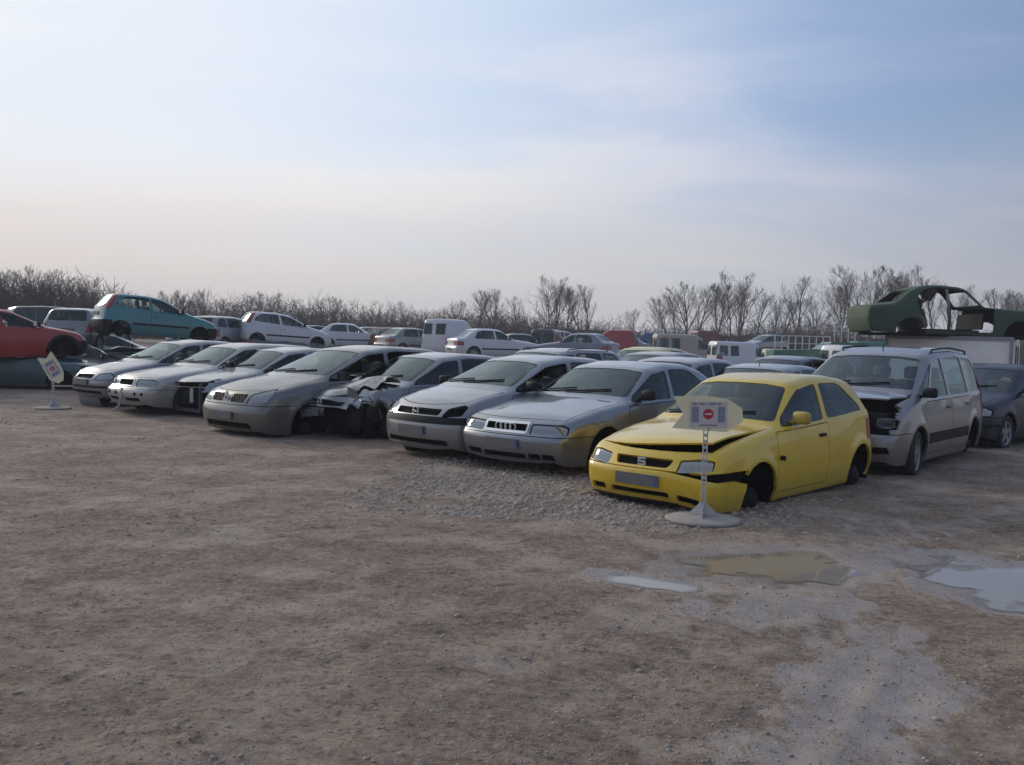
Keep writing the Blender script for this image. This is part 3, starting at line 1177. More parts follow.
astra = finish(dict(
    half=2.05, W=.855, H=1.425, wheels=(1.24, -1.37), wr=.30, arch=.345, cowl=1.02, roofx=.10,
    front=[(.15, 1.90), (.25, 1.99), (.36, 2.04), (.50, 2.05), (.58, 2.03), (.70, 1.95), (.78, 1.86)],
    top=[(1.95, .735), (1.75, .815), (1.35, .90), (1.02, .955), (.10, 1.365), (-.40, 1.42), (-1.0, 1.40), (-1.5, 1.31), (-1.7, 1.22)],
    rear=[(.2, -1.94), (.36, -2.03), (.56, -2.05), (.62, -2.02), (.95, -1.96), (1.3, -1.62), (1.42, -1.5)],
    belt=[(2.0, .74), (1.2, .875), (.3, .905), (-1.3, .96), (-2.0, .98)], tum=.43, fbow=.20, hbow=.2,
    head=[(.44, .575), (.80, .595), (.79, .68), (.68, .735), (.46, .70)],
    grille=[[(-.33, .60), (.33, .60), (.36, .685), (-.36, .685)]],
    slots=[[(-.62, .28), (.62, .28), (.60, .35), (-.60, .35)]],
    strips=[[(-.86, .41), (.86, .41), (.86, .455), (-.86, .455)]],
    hood=(1.90, .62, .72), bump=(.575, .58), plate=.52, rwin=(1.02, 1.28, .60, .5),
    tail=[(.55, .68), (.84, .68), (.84, .98), (.66, .98)]),
    [(-.20, -.28)], [(-1.12, 1.27), (-1.40, 1.10), (-1.46, 1.0)], [(-.25, .92), (-1.12, -.27)])

bigf = finish(dict(
    half=2.43, W=.93, H=1.577, wheels=(1.44, -1.40), wr=.325, arch=.36, cowl=1.30, roofx=.18,
    front=[(.15, 2.25), (.25, 2.36), (.38, 2.42), (.54, 2.43), (.60, 2.40), (.66, 2.37), (.82, 2.31), (.90, 2.2)],
    top=[(2.31, .83), (2.1, .905), (1.7, 1.0), (1.30, 1.065), (.18, 1.51), (-.4, 1.572), (-1.2, 1.55), (-1.8, 1.44), (-2.1, 1.33)],
    rear=[(.2, -2.28), (.4, -2.41), (.6, -2.43), (.95, -2.36), (1.1, -2.28), (1.4, -2.0), (1.6, -1.85)],
    belt=[(2.3, .82), (1.4, .955), (.3, .99), (-1.3, 1.03), (-2.3, 1.06)], tum=.40,
    head=[(.48, .66), (.84, .70), (.83, .83), (.74, .90), (.52, .80)],
    grille=[[(.10, .675), (.43, .675), (.46, .80), (.13, .80)], [(-.43, .675), (-.10, .675), (-.13, .80), (-.46, .80)]],
    slots=[[(-.62, .27), (.62, .27), (.58, .37), (-.58, .37)]],
    hood=(2.25, .66, .80), bump=(.64, .62), plate=.47, rwin=(1.1, 1.42, .62, .5), hdrop=.15,
    tail=[(.60, .75), (.9, .75), (.9, 1.05), (.68, 1.05)]),
    [(-.18, -.24)], [(-1.35, 1.39), (-1.72, 1.2), (-1.76, 1.11)], [(-.22, 1.1), (-1.22, -.24)])

volvo = finish(shallow(audi,
    half=2.24, W=.86, front=[(.15, 2.10), (.26, 2.18), (.36, 2.235), (.50, 2.24), (.52, 2.20), (.56, 2.14), (.73, 2.10), (.80, 2.0)],
    top=[(2.10, .74), (1.9, .80), (1.4, .88), (.92, .945), (.05, 1.35), (-.4, 1.41), (-1.2, 1.40), (-1.75, 1.36)],
    rear=[(.2, -2.12), (.4, -2.22), (.55, -2.24), (.62, -2.2), (.95, -2.15), (1.38, -1.80), (1.45, -1.74)],
    belt=[(2.2, .735), (1.2, .86), (.4, .895), (-1.2, .92), (-2.2, .94)],
    head=[(.34, .575), (.78, .585), (.77, .68), (.70, .71), (.34, .71)],
    grille=[[(-.26, .565), (.26, .565), (.26, .715), (-.26, .715)]], gframe=.022,
    slots=[[(-.55, .29), (-.12, .29), (-.12, .365), (-.55, .365)], [(.12, .29), (.55, .29), (.55, .365), (.12, .365)]],
    bump=(.53, .56), plate=None, rwin=(1.0, 1.33, .62, .56)),
    [(-.28, -.34), (-1.18, -1.16)], [(-1.62, 1.27), (-1.78, .97)], [(-.33, .80), (-1.15, -.35)])

saloon = finish(shallow(astra, half=2.22, W=.87, wheels=(1.28, -1.38),
    front=[(.15, 2.08), (.25, 2.17), (.36, 2.21), (.50, 2.22), (.58, 2.19), (.70, 2.12), (.78, 2.02)],
    top=[(2.1, .735), (1.85, .815), (1.4, .895), (1.05, .95), (.12, 1.35), (-.4, 1.40), (-.9, 1.385), (-1.3, 1.29), (-1.75, 1.08), (-2.1, 1.02)],
    rear=[(.2, -2.1), (.4, -2.2), (.55, -2.22), (.62, -2.19), (.95, -2.15), (1.02, -2.08)],
    hood=(2.06, .66, .73), rwin=(1.08, 1.29, .6, .5)),
    [(-.24, -.32)], [(-1.0, 1.26), (-1.30, 1.10), (-1.36, .98)], [(-.30, .94), (-1.15, -.32)])

minivan = finish(dict(
    half=2.26, W=.905, H=1.70, wheels=(1.32, -1.38), wr=.315, arch=.365, cowl=1.42, roofx=.45,
    front=[(.15, 2.10), (.26, 2.20), (.40, 2.26), (.54, 2.25), (.66, 2.18), (.80, 2.10), (.95, 1.98)],
    top=[(2.12, .83), (1.9, .95), (1.6, 1.05), (1.42, 1.11), (.45, 1.59), (0, 1.67), (-.8, 1.695), (-1.7, 1.65), (-2.0, 1.60)],
    rear=[(.2, -2.12), (.42, -2.25), (.6, -2.26), (1.0, -2.22), (1.5, -2.03), (1.65, -1.93)],
    belt=[(2.2, .84), (1.3, .985), (.3, 1.0), (-1.3, 1.02), (-2.2, 1.04)], tum=.30,
    head=[(.50, .63), (.84, .66), (.83, .78), (.55, .76)],
    grille=[[(-.40, .62), (.40, .62), (.40, .70), (-.40, .70)]],
    slots=[[(-.50, .28), (.50, .28), (.50, .36), (-.50, .36)], [(.58, .34), (.78, .35), (.76, .44), (.60, .44)]],
    rub=[[(-.98, .42), (.92, .42), (.92, .56), (-.98, .56)]],
    hood=(2.04, .66, .78), bump=(.60, .62), plate=None, rwin=(1.08, 1.53, .66, .58), seatx=.2, seatz=.62,
    tail=[(.66, .7), (.9, .7), (.9, 1.2), (.74, 1.2)]),
    [(.82, .30), (-.14, -.18), (-1.18, -1.16)], [(-1.78, 1.50), (-1.93, 1.30), (-2.0, 1.06)], [], wtop=.13)
minivan['doors'] = [[(-.16, .28), (-.16, .99), (1.0, .98), (1.05, .28)], [(-1.16, .28), (-1.16, 1.0), (-.19, .99), (-.19, .28)]]
minivan['wins'] = [(p, None if i in (0, 3) else i - 1) for i, (p, _) in enumerate(minivan['wins'])]

punto = finish(dict(
    half=1.88, W=.81, H=1.45, wheels=(1.15, -1.30), wr=.28, arch=.33, cowl=.95, roofx=.05,
    front=[(.15, 1.76), (.3, 1.86), (.5, 1.88), (.6, 1.84), (.72, 1.78), (.80, 1.70)],
    top=[(1.78, .74), (1.5, .84), (.95, .97), (.05, 1.38), (-.45, 1.445), (-1.2, 1.44), (-1.55, 1.40)],
    rear=[(.2, -1.78), (.36, -1.87), (.58, -1.88), (.64, -1.84), (.95, -1.80), (1.05, -1.76), (1.38, -1.52), (1.47, -1.45)],
    belt=[(1.8, .76), (.9, .90), (0, .92), (-1.2, 1.0), (-1.8, 1.02)], tum=.38,
    head=[(.46, .58), (.76, .60), (.74, .69), (.48, .68)], slots=[[(-.4, .28), (.4, .28), (.4, .36), (-.4, .36)]],
    hood=(1.70, .62, .70), bump=(.56, .60), plate=None, rwin=(1.03, 1.35, .60, .52), rplate=.78,
    tails=[(-1.60, .96), (-1.90, .96), (-1.70, 1.38), (-1.38, 1.38)],
    rub=[[(-.95, .50), (.80, .50), (.80, .56), (-.95, .56)]]),
    [(-.36, -.44)], [(-1.18, 1.33), (-1.38, 1.2), (-1.46, 1.06)], [(-.40, .85)])

boxy = finish(dict(
    half=2.1, W=.82, H=1.39, wheels=(1.28, -1.25), wr=.285, arch=.335, cowl=.80, roofx=.12,
    front=[(.15, 2.0), (.3, 2.08), (.5, 2.1), (.56, 2.05), (.74, 2.0), (.80, 1.95)],
    top=[(2.0, .76), (1.5, .85), (.80, .93), (.12, 1.33), (-.2, 1.375), (-.9, 1.37), (-1.1, 1.33), (-1.55, 1.0), (-1.65, .97), (-2.05, .93)],
    rear=[(.2, -2.0), (.4, -2.08), (.52, -2.1), (.58, -2.05), (.90, -2.02), (.97, -1.98)],
    belt=[(2.0, .78), (.9, .87), (0, .885), (-1.2, .90), (-2., .90)], tum=.36, fbow=.10, rbow=.08, topsm=.06, kfront=.07, krear=.06,
    head=[(.42, .60), (.76, .60), (.74, .71), (.42, .71)], grille=[[(-.38, .61), (.38, .61), (.38, .70), (-.38, .70)]],
    hood=(1.94, .68, .70), bump=(.54, .54), plate=None, rwin=(1.0, 1.29, .60, .53), rplate=.45,
    tail=[(.40, .62), (.80, .62), (.80, .80), (.40, .80)], rub=[[(-.88, .46), (.88, .46), (.88, .52), (-.88, .52)]]),
    [(-.22, -.28)], [(-.98, 1.24), (-1.06, 1.22), (-1.22, .93)], [(-.26, .80), (-1.15, -.28)])

estate = finish(shallow(astra,
    top=[(1.95, .735), (1.75, .815), (1.35, .90), (1.02, .955), (.10, 1.365), (-.40, 1.42), (-1.2, 1.42), (-1.75, 1.38)],
    rear=[(.2, -1.98), (.36, -2.04), (.56, -2.05), (.62, -2.02), (.95, -1.98), (1.38, -1.76), (1.45, -1.7)],
    rwin=(1.0, 1.34, .62, .54), rplate=.7, tail=[(.58, .62), (.86, .62), (.86, .92), (.66, .92)]),
    [(-.20, -.26), (-1.12, -1.10)], [(-1.55, 1.28), (-1.72, 1.0)], [(-.25, .92), (-1.12, -.27)])

van = finish(dict(
    half=2.0, W=.80, H=1.80, wheels=(1.18, -1.32), wr=.285, arch=.33, cowl=.95, roofx=.28,
    front=[(.15, 1.9), (.3, 1.98), (.5, 2.0), (.56, 1.95), (.76, 1.90), (.84, 1.82)],
    top=[(1.9, .76), (1.5, .87), (.95, .98), (.28, 1.44), (.05, 1.56), (-.15, 1.74), (-.4, 1.79), (-1.9, 1.78)],
    rear=[(.2, -1.95), (.45, -2.0), (1.0, -1.99), (1.6, -1.92), (1.8, -1.88)],
    belt=[(2.0, .8), (.9, .93), (-2., .95)], tum=.10, rbow=.05, krear=.07, topsm=.07,
    head=[(.42, .60), (.74, .60), (.72, .71), (.42, .71)], hood=(1.84, .64, .68), bump=(.50, .46), plate=None,
    rwins=[(-.62, -.10, 1.06, 1.56), (.10, .62, 1.06, 1.56)], tail=[(.66, .62), (.80, .62), (.80, .90), (.66, .90)]),
    [], [(-.02, 1.42), (-.06, .96)], [(-.10, .88)], wtop=.12)
van['wins'] = [([(.72, .97), (.30, 1.36), (0, 1.40), (-.02, .97)], 0)]

pickup_van = shallow(van, half=2.15, W=.90, H=1.98, wheels=(1.35, -1.3), wr=.32, arch=.37, cowl=1.25, roofx=.55,
    top=[(2.0, .95), (1.6, 1.08), (1.25, 1.17), (.55, 1.80), (.25, 1.95), (-2.0, 1.97)],
    front=[(.15, 2.05), (.3, 2.13), (.5, 2.15), (.8, 2.08), (1.0, 1.95)],
    rear=[(.2, -2.1), (.5, -2.15), (1.6, -2.12), (1.97, -2.05)],
    belt=[(2.0, 1.0), (-2., 1.1)], tum=.14, hood=(1.95, .7, .76), bump=(.55, .55), head=[(.5, .72), (.82, .72), (.8, .86), (.5, .86)],
    rwins=[(-.70, -.10, 1.15, 1.72), (.10, .70, 1.15, 1.72)], tail=[(.76, .8), (.9, .8), (.9, 1.2), (.76, 1.2)])
pickup_van['wins'] = [([(1.05, 1.12), (.66, 1.62), (.30, 1.66), (.28, 1.12)], 0), ([(-.75, 1.12), (-.75, 1.72), (-1.25, 1.72), (-1.25, 1.12)], None), ([(-1.40, 1.12), (-1.40, 1.72), (-1.9, 1.72), (-1.9, 1.12)], None)]
pickup_van['doors'] = [[(.24, .4), (.24, 1.06), (1.15, 1.05), (1.15, .4)]]

oldsedan = finish(dict(
    half=2.23, W=.80, H=1.46, wheels=(1.42, -1.18), wr=.30, arch=.36, archz=-.02, cowl=.72, roofx=.28,
    front=[(.2, 2.1), (.4, 2.2), (.6, 2.23), (.8, 2.2), (.88, 2.15)],
    top=[(2.15, .84), (1.6, .915), (.72, .965), (.28, 1.36), (.1, 1.42), (-.4, 1.455), (-.8, 1.42), (-1.1, 1.30), (-1.40, 1.04), (-1.54, .975), (-2.15, .92)],
    rear=[(.2, -2.08), (.4, -2.18), (.6, -2.23), (.84, -2.21), (.92, -2.15)],
    belt=[(2.2, .88), (.7, .90), (-1.2, .90), (-2.2, .86)], tum=.32, fbow=.07, rbow=.07, topsm=.07, z0=.26, kroof=.10, khood=.055, kfront=.07, krear=.07, low=[(.12, .92), (.3, .97), (.55, 1.), (.75, .995), (1.0, .965), (1.2, .95)],
    hood=(2.05, .62, .66), bump=(.1, .1), plate=None, rwin=(1.02, 1.32, .58, .48)),
    [], [(-.86, 1.30), (-1.02, 1.14), (-1.06, .93)], [(-.24, .80), (-1.0, -.28)], wtop=.072, sill=.34)

for dp_ in oldsedan['doors']:                # no window sills left: the whole doors are gone
    dp_[1:4] = [(x_, z_ + .045) for x_, z_ in dp_[1:4]]

# ------------------------------------------------------------------ ground


def sstep(a, b, x):
    t_ = np.clip((x - a) / (b - a), 0, 1)
    return t_ * t_ * (3 - 2 * t_)


PUDDLES = [  # (cx, cy, rx, ry, angle, depth, shape seed)
    (2.05, 7.05, .78, .50, .15, .030, 1),
    (.95, 6.45, .42, .20, -.5, .024, 2),
    (3.62, 6.55, .72, 1.05, .5, .035, 3),
]
RUTS = [((4.4, 9.0), (2.35, 5.8), (.95, 3.5)), ((4.6, 8.8), (2.62, 5.7), (1.25, 3.4)), ((3.3, 8.2), (1.95, 5.6), (.65, 3.3)), ((-6, 12), (-2, 7.2), (2.6, 5.9)), ((-7, 8), (-3, 5.6), (.4, 4.6)), ((-5, 5.2), (-2.2, 4.6), (-.6, 3.2)), ((-8, 9.6), (-4, 6.9), (-1, 6.0), (1.2, 5.3))]


def vnoise(x, y, sc, seed=0.0):
    """cheap smooth value noise on arrays"""
    x = x * sc + seed * 17.3; y = y * sc + seed * 9.1
    xi = np.floor(x); yi = np.floor(y)
    fx = x - xi; fy = y - yi
    fx = fx * fx * (3 - 2 * fx); fy = fy * fy * (3 - 2 * fy)

    def h(a, b):
        v = np.sin(a * 127.1 + b * 311.7 + seed) * 43758.5453
        return v - np.floor(v)
    return (h(xi, yi) * (1 - fx) + h(xi + 1, yi) * fx) * (1 - fy) + (h(xi, yi + 1) * (1 - fx) + h(xi + 1, yi + 1) * fx) * fy - .5


def puddle_d(x, y, p):
    cx, cy, rx, ry, an, dp, sd_ = p
    dx, dy = x - cx, y - cy
    u = (dx * math.cos(an) + dy * math.sin(an)) / rx
    v = (-dx * math.sin(an) + dy * math.cos(an)) / ry
    wob = .55 * vnoise(x, y, 2.6, sd_) + .36 * vnoise(x, y, 6.5, sd_ + 3) + .18 * vnoise(x, y, 14, sd_ + 5)
    return np.sqrt(u * u + v * v) + wob


def seg_d(x, y, pts, along=False):
    d = np.full_like(x, 1e9)
    al = np.zeros_like(x)
    base = 0.0
    for (ax_, ay), (bx_, by) in zip(pts[:-1], pts[1:]):
        vx, vy = bx_ - ax_, by - ay
        t_ = np.clip(((x - ax_) * vx + (y - ay) * vy) / (vx * vx + vy * vy), 0, 1)
        dd_ = np.hypot(x - ax_ - t_ * vx, y - ay - t_ * vy)
        ln_ = math.hypot(vx, vy)
        al = np.where(dd_ < d, base + t_ * ln_, al)
        d = np.minimum(d, dd_)
        base += ln_
    return (d, al) if along else d


def gz(x, y):
    x = np.asarray(x, float); y = np.asarray(y, float)
    near = 1 - sstep(20, 34, np.hypot(x, y))
    z = .62 * sstep(27, 44, y) * (1 - sstep(0, 8, x))
    nz = .045 * vnoise(x, y, .35, 1) + .022 * vnoise(x, y, 1.1, 2) + .014 * vnoise(x, y, 2.9, 3) + .010 * vnoise(x, y, 6.1, 4) + .010 * vnoise(x, y, 11, 5) + .008 * vnoise(x, y, 19, 6)
    calm = np.ones_like(x)
    dep = np.zeros_like(x)
    for p in PUDDLES:
        d = puddle_d(x, y, p)
        calm *= .10 + .90 * sstep(1.25, 2.8, d)
        dep += -p[5] * (1 - sstep(.45, 1.25, d))
    rut = np.zeros_like(x)
    for r_ in RUTS:
        d, al = seg_d(x + .12 * vnoise(x, y, .8, 8), y, r_, True)
        tread = .55 + .45 * np.sign(np.sin(al * 2 * PI / .15 + 3 * d / .1))
        rut += (-.011 * np.exp(-(d / .085) ** 4) * tread + .007 * np.exp(-((d - .135) / .04) ** 2)) * np.clip(.55 + 1.6 * vnoise(x, y, 1.3, 12), 0, 1.2)
    heap = .018 * np.exp(-(((x + .4) / 1.9) ** 2 + ((y - 10.6 + .55 * x) / 1.1) ** 2))
    return z + near * (nz * calm + dep + rut * calm + heap)


def axis_pts(fine0, fine1, step, far0, far1):
    a = list(np.arange(fine0, fine1 + 1e-6, step))
    q, s_ = fine1, step
    while q < far1:
        s_ *= 1.25; q += s_; a.append(q)
    q, s_ = fine0, step
    while q > far0:
        s_ *= 1.25; q -= s_; a.insert(0, q)
    return np.array(a)


gx = axis_pts(-6.5, 6.0, .038, -230, 250)
gy = axis_pts(2.0, 13.0, .038, -120, 260)
GX, GY = np.meshgrid(gx, gy)
GZ = gz(GX.ravel(), GY.ravel())
nxg, nyg = len(gx), len(gy)
me = bpy.data.meshes.new('ground')
me.vertices.add(nxg * nyg)
me.vertices.foreach_set('co', np.stack([GX.ravel(), GY.ravel(), GZ], 1).ravel())
ii = (np.arange(nyg - 1)[:, None] * nxg + np.arange(nxg - 1)[None, :]).ravel()
quads = np.stack([ii, ii + 1, ii + 1 + nxg, ii + nxg], 1)
me.loops.add(quads.size)
me.loops.foreach_set('vertex_index', quads.ravel())
me.polygons.add(len(quads))
me.polygons.foreach_set('loop_start', np.arange(len(quads)) * 4)
me.polygons.foreach_set('use_smooth', np.ones(len(quads), bool))
me.update(calc_edges=True)
ground = bpy.data.objects.new('ground', me)
C.objects.link(ground)
kind(ground, 'structure')
# wetness of the mud: measured patches of damp ground around the puddles and along the wheel tracks
wet = np.zeros(nxg * nyg)
xf_, yf_ = GX.ravel(), GY.ravel()
for p in PUDDLES:
    wet = np.maximum(wet, 1 - sstep(.9, 1.9, puddle_d(xf_, yf_, p)))
for (cx, cy, rx, ry, an, st) in [(1.70, 4.6, .50, 1.6, -.50, 1.0), (1.75, 5.9, .8, .45, .3, .95), (3.2, 8.4, 1.4, .8, .5, .55), (1.2, 3.4, .5, 1.0, -.3, .8), (2.4, 7.6, 1.6, .7, 0, .5)]:
    d = puddle_d(xf_, yf_, (cx, cy, rx, ry, an, 0, cx + cy))
    wet = np.maximum(wet, st * (1 - sstep(.5, 1.3, d)))
at = me.attributes.new('wet', 'FLOAT', 'POINT')
at.data.foreach_set('value', wet.astype(np.float32))

m, t, p, o = principled('muddy_gravel_ground')
tcn = node(t, 'ShaderNodeTexCoord')


def tnoise(sc, det=6, ro=.6, vec=None):
    n_ = node(t, 'ShaderNodeTexNoise')
    n_.inputs['Scale'].default_value = sc
    n_.inputs['Detail'].default_value = det
    n_.inputs['Roughness'].default_value = ro
    L(t, vec or tcn.outputs['Object'], n_.inputs['Vector'])
    return n_


def tmap(src, a, b, c=0., d=1.):
    n_ = node(t, 'ShaderNodeMapRange')
    n_.inputs['From Min'].default_value = a; n_.inputs['From Max'].default_value = b
    n_.inputs['To Min'].default_value = c; n_.inputs['To Max'].default_value = d
    L(t, src, n_.inputs[0])
    return n_.outputs[0]


def tmix(f, a, b):
    n_ = node(t, 'ShaderNodeMix', data_type='RGBA')
    if hasattr(f, 'links'):
        L(t, f, n_.inputs['Factor'])
    else:
        n_.inputs['Factor'].default_value = f
    for s_, q in (('A', a), ('B', b)):
        if hasattr(q, 'links'):
            L(t, q, n_.inputs[s_])
        else:
            n_.inputs[s_].default_value = (*q, 1)
    return n_.outputs['Result']


mpx = node(t, 'ShaderNodeMapping')
mpx.inputs['Rotation'].default_value = (0, 0, R(12))
mpx.inputs['Scale'].default_value = (.95, 1.05, 1)
L(t, tcn.outputs['Object'], mpx.inputs[0])
nA = tnoise(.75, 7, .66, mpx.outputs[0]); nB = tnoise(2.4, 9, .74, mpx.outputs[0]); nC = tnoise(21, 7, .72); nD = tnoise(95, 4, .6)
c1 = tmix(tmap(nA.outputs['Fac'], .36, .66), (.250, .176, .122), (.455, .338, .248))
c2 = tmix(tmap(nB.outputs['Fac'], .44, .64, 0, .70), c1, (.150, .102, .071))
c3 = tmix(tmap(nC.outputs['Fac'], .53, .66, 0, .70), c2, (.46, .385, .32))
c3 = tmix(tmap(nC.outputs['Fac'], .47, .36, 0, .75), c3, (.078, .058, .045))
nE = tnoise(7.5, 8, .75, mpx.outputs[0])
c3 = tmix(tmap(nE.outputs['Fac'], .54, .62, 0, .55), c3, (.100, .073, .055))
c3 = tmix(tmap(nE.outputs['Fac'], .43, .34, 0, .45), c3, (.45, .365, .29))
vo = node(t, 'ShaderNodeTexVoronoi')
vo.inputs['Scale'].default_value = 30
L(t, tcn.outputs['Object'], vo.inputs['Vector'])
vsep = node(t, 'ShaderNodeSeparateColor')
L(t, vo.outputs['Color'], vsep.inputs[0])
peb = node(t, 'ShaderNodeMath', operation='MULTIPLY')
L(t, tmap(vo.outputs['Distance'], .34, .22), peb.inputs[0]); L(t, tmap(vsep.outputs[0], .80, .84), peb.inputs[1])
c4 = tmix(peb.outputs[0], c3, tmix(vsep.outputs[1], (.20, .175, .15), (.42, .39, .35)))
wa = node(t, 'ShaderNodeAttribute')
wa.attribute_name = 'wet'
mps = node(t, 'ShaderNodeMapping')
mps.inputs['Rotation'].default_value = (0, 0, R(32))
mps.inputs['Scale'].default_value = (2.6, .75, 1)
L(t, tcn.outputs['Object'], mps.inputs[0])
nS = tnoise(2.6, 8, .66, mps.outputs[0])
ws2 = node(t, 'ShaderNodeMath', operation='MULTIPLY_ADD')
L(t, nS.outputs['Fac'], ws2.inputs[0]); ws2.inputs[1].default_value = 2.4; ws2.inputs[2].default_value = -1.3
wsum = node(t, 'ShaderNodeMath', operation='ADD')
L(t, wa.outputs['Fac'], wsum.inputs[0]); L(t, ws2.outputs[0], wsum.inputs[1])
wetf = tmap(wsum.outputs[0], .42, .86)
dryn = tnoise(1.15, 6, .7, mpx.outputs[0])
c4 = tmix(tmap(dryn.outputs['Fac'], .50, .62, 0, .62), c4, (.50, .40, .315))
c5 = tmix(wetf, c4, tmix(.35, (.36, .305, .265), c4))
L(t, c5, p.inputs['Base Color'])
L(t, tmap(wetf, 0, 1, .93, .17), p.inputs['Roughness'])
p.inputs['Specular IOR Level'].default_value = .35
hsum = node(t, 'ShaderNodeMath', operation='MULTIPLY_ADD')
L(t, nC.outputs['Fac'], hsum.inputs[0]); hsum.inputs[1].default_value = .6
L(t, nB.outputs['Fac'], hsum.inputs[2])
hs2 = node(t, 'ShaderNodeMath', operation='MULTIPLY_ADD')
L(t, nD.outputs['Fac'], hs2.inputs[0]); hs2.inputs[1].default_value = .25
L(t, hsum.outputs[0], hs2.inputs[2])
hs3 = node(t, 'ShaderNodeMath', operation='MULTIPLY_ADD')
L(t, peb.outputs[0], hs3.inputs[0]); hs3.inputs[1].default_value = .35
L(t, hs2.outputs[0], hs3.inputs[2])
bp = node(t, 'ShaderNodeBump')
bp.inputs['Distance'].default_value = .045
L(t, tmap(wetf, 0, 1, .9, .42), bp.inputs['Strength'])
L(t, hs3.outputs[0], bp.inputs['Height'])
L(t, bp.outputs[0], p.inputs['Normal'])
me.materials.append(m)

# puddles
m, t, p, o = principled('muddy_water')
p.inputs['Base Color'].default_value = (.30, .245, .185, 1)
p.inputs['Roughness'].default_value = .03
p.inputs['IOR'].default_value = 1.33
p.inputs['Specular IOR Level'].default_value = 1.0
datt = node(t, 'ShaderNodeAttribute')
datt.attribute_name = 'depth'
L(t, tmap(datt.outputs['Fac'], 0.0, .011, .05, 1.0), p.inputs['Alpha'])
tcn = node(t, 'ShaderNodeTexCoord')
nn_ = tnoise(9, 2, .5)
bp = node(t, 'ShaderNodeBump')
bp.inputs['Strength'].default_value = .02
bp.inputs['Distance'].default_value = .01
L(t, nn_.outputs['Fac'], bp.inputs['Height'])
L(t, bp.outputs[0], p.inputs['Normal'])
WATER = m
PL = ['brown puddle in front of the yellow hatchback reflecting its paint', 'small bright puddle left of the yellow reflecting puddle', 'large pale sky reflecting puddle near the photograph right edge']
for p_, lb in zip(PUDDLES, PL):
    mid = float(gz([p_[0]], [p_[1]])[0])
    lvl = mid + p_[5] * .55
    rr_ = max(p_[2], p_[3]) * 1.5
    xs_ = np.arange(p_[0] - rr_, p_[0] + rr_, .034); ys_ = np.arange(p_[1] - rr_, p_[1] + rr_, .034)
    XX, YY = np.meshgrid(xs_, ys_)
    dep_ = lvl - gz(XX.ravel(), YY.ravel())
    inside = (puddle_d(XX.ravel(), YY.ravel(), p_) < 1.35) & (dep_ > -.006)
    nx_ = len(xs_)
    i0 = (np.arange(len(ys_) - 1)[:, None] * nx_ + np.arange(nx_ - 1)[None, :]).ravel()
    qd = np.stack([i0, i0 + 1, i0 + 1 + nx_, i0 + nx_], 1)
    qd = qd[inside[qd].any(1)]
    us_, inv = np.unique(qd, return_inverse=True)
    vv_ = np.stack([XX.ravel()[us_], YY.ravel()[us_], np.full(len(us_), lvl)], 1)
    pu = mesh_obj('puddle', vv_, inv.reshape(-1, 4).tolist(), WATER)
    da_ = pu.data.attributes.new('depth', 'FLOAT', 'POINT')
    da_.data.foreach_set('value', np.clip(dep_[us_], 0, .1).astype(np.float32))
    kind(pu, 'structure', lb)

# ------------------------------------------------------------------ gravel
STONE = simple('limestone_gravel', (.36, .305, .245), .9, 0, .75, 34.0)


def stones(name, pts, sizes, label, sink=.15):
    ico_v = np.array([(0, 0, 1), (.85, 0, .3), (.25, .8, .35), (-.7, .5, .3), (-.7, -.5, .3), (.25, -.8, .35), (.5, .45, -.5), (-.3, .6, -.5), (-.6, -.2, -.5), (.1, -.65, -.5)])
    ico_f = np.array([(0, 1, 2), (0, 2, 3), (0, 3, 4), (0, 4, 5), (0, 5, 1), (1, 6, 2), (2, 7, 3), (3, 8, 4), (4, 9, 5), (5, 9, 1), (1, 9, 6), (2, 6, 7), (3, 7, 8), (4, 8, 9)])
    n = len(pts)
    a = rng.uniform(0, 2 * PI, n)
    sc = sizes[:, None] * rng.uniform(.6, 1.25, (n, 3)) * np.array([1, 1, .7])
    v = ico_v[None] * sc[:, None, :] * rng.uniform(.8, 1.2, (n, len(ico_v), 1))
    x = v[..., 0] * np.cos(a)[:, None] - v[..., 1] * np.sin(a)[:, None]
    y = v[..., 0] * np.sin(a)[:, None] + v[..., 1] * np.cos(a)[:, None]
    z = gz(pts[:, 0], pts[:, 1]) + sizes * sink
    P3 = np.stack([x + pts[:, :1], y + pts[:, 1:2], v[..., 2] + z[:, None]], -1).reshape(-1, 3)
    Fc = (ico_f[None] + (np.arange(n) * len(ico_v))[:, None, None]).reshape(-1, 3)
    me = bpy.data.meshes.new(name)
    me.vertices.add(len(P3)); me.vertices.foreach_set('co', P3.ravel())
    me.loops.add(Fc.size); me.loops.foreach_set('vertex_index', Fc.ravel())
    me.polygons.add(len(Fc)); me.polygons.foreach_set('loop_start', np.arange(len(Fc)) * 3)
    me.update(calc_edges=True)
    me.materials.append(STONE)
    ob = bpy.data.objects.new(name, me)
    C.objects.link(ob)
    kind(ob, 'stuff', label, 'gravel')
    return ob


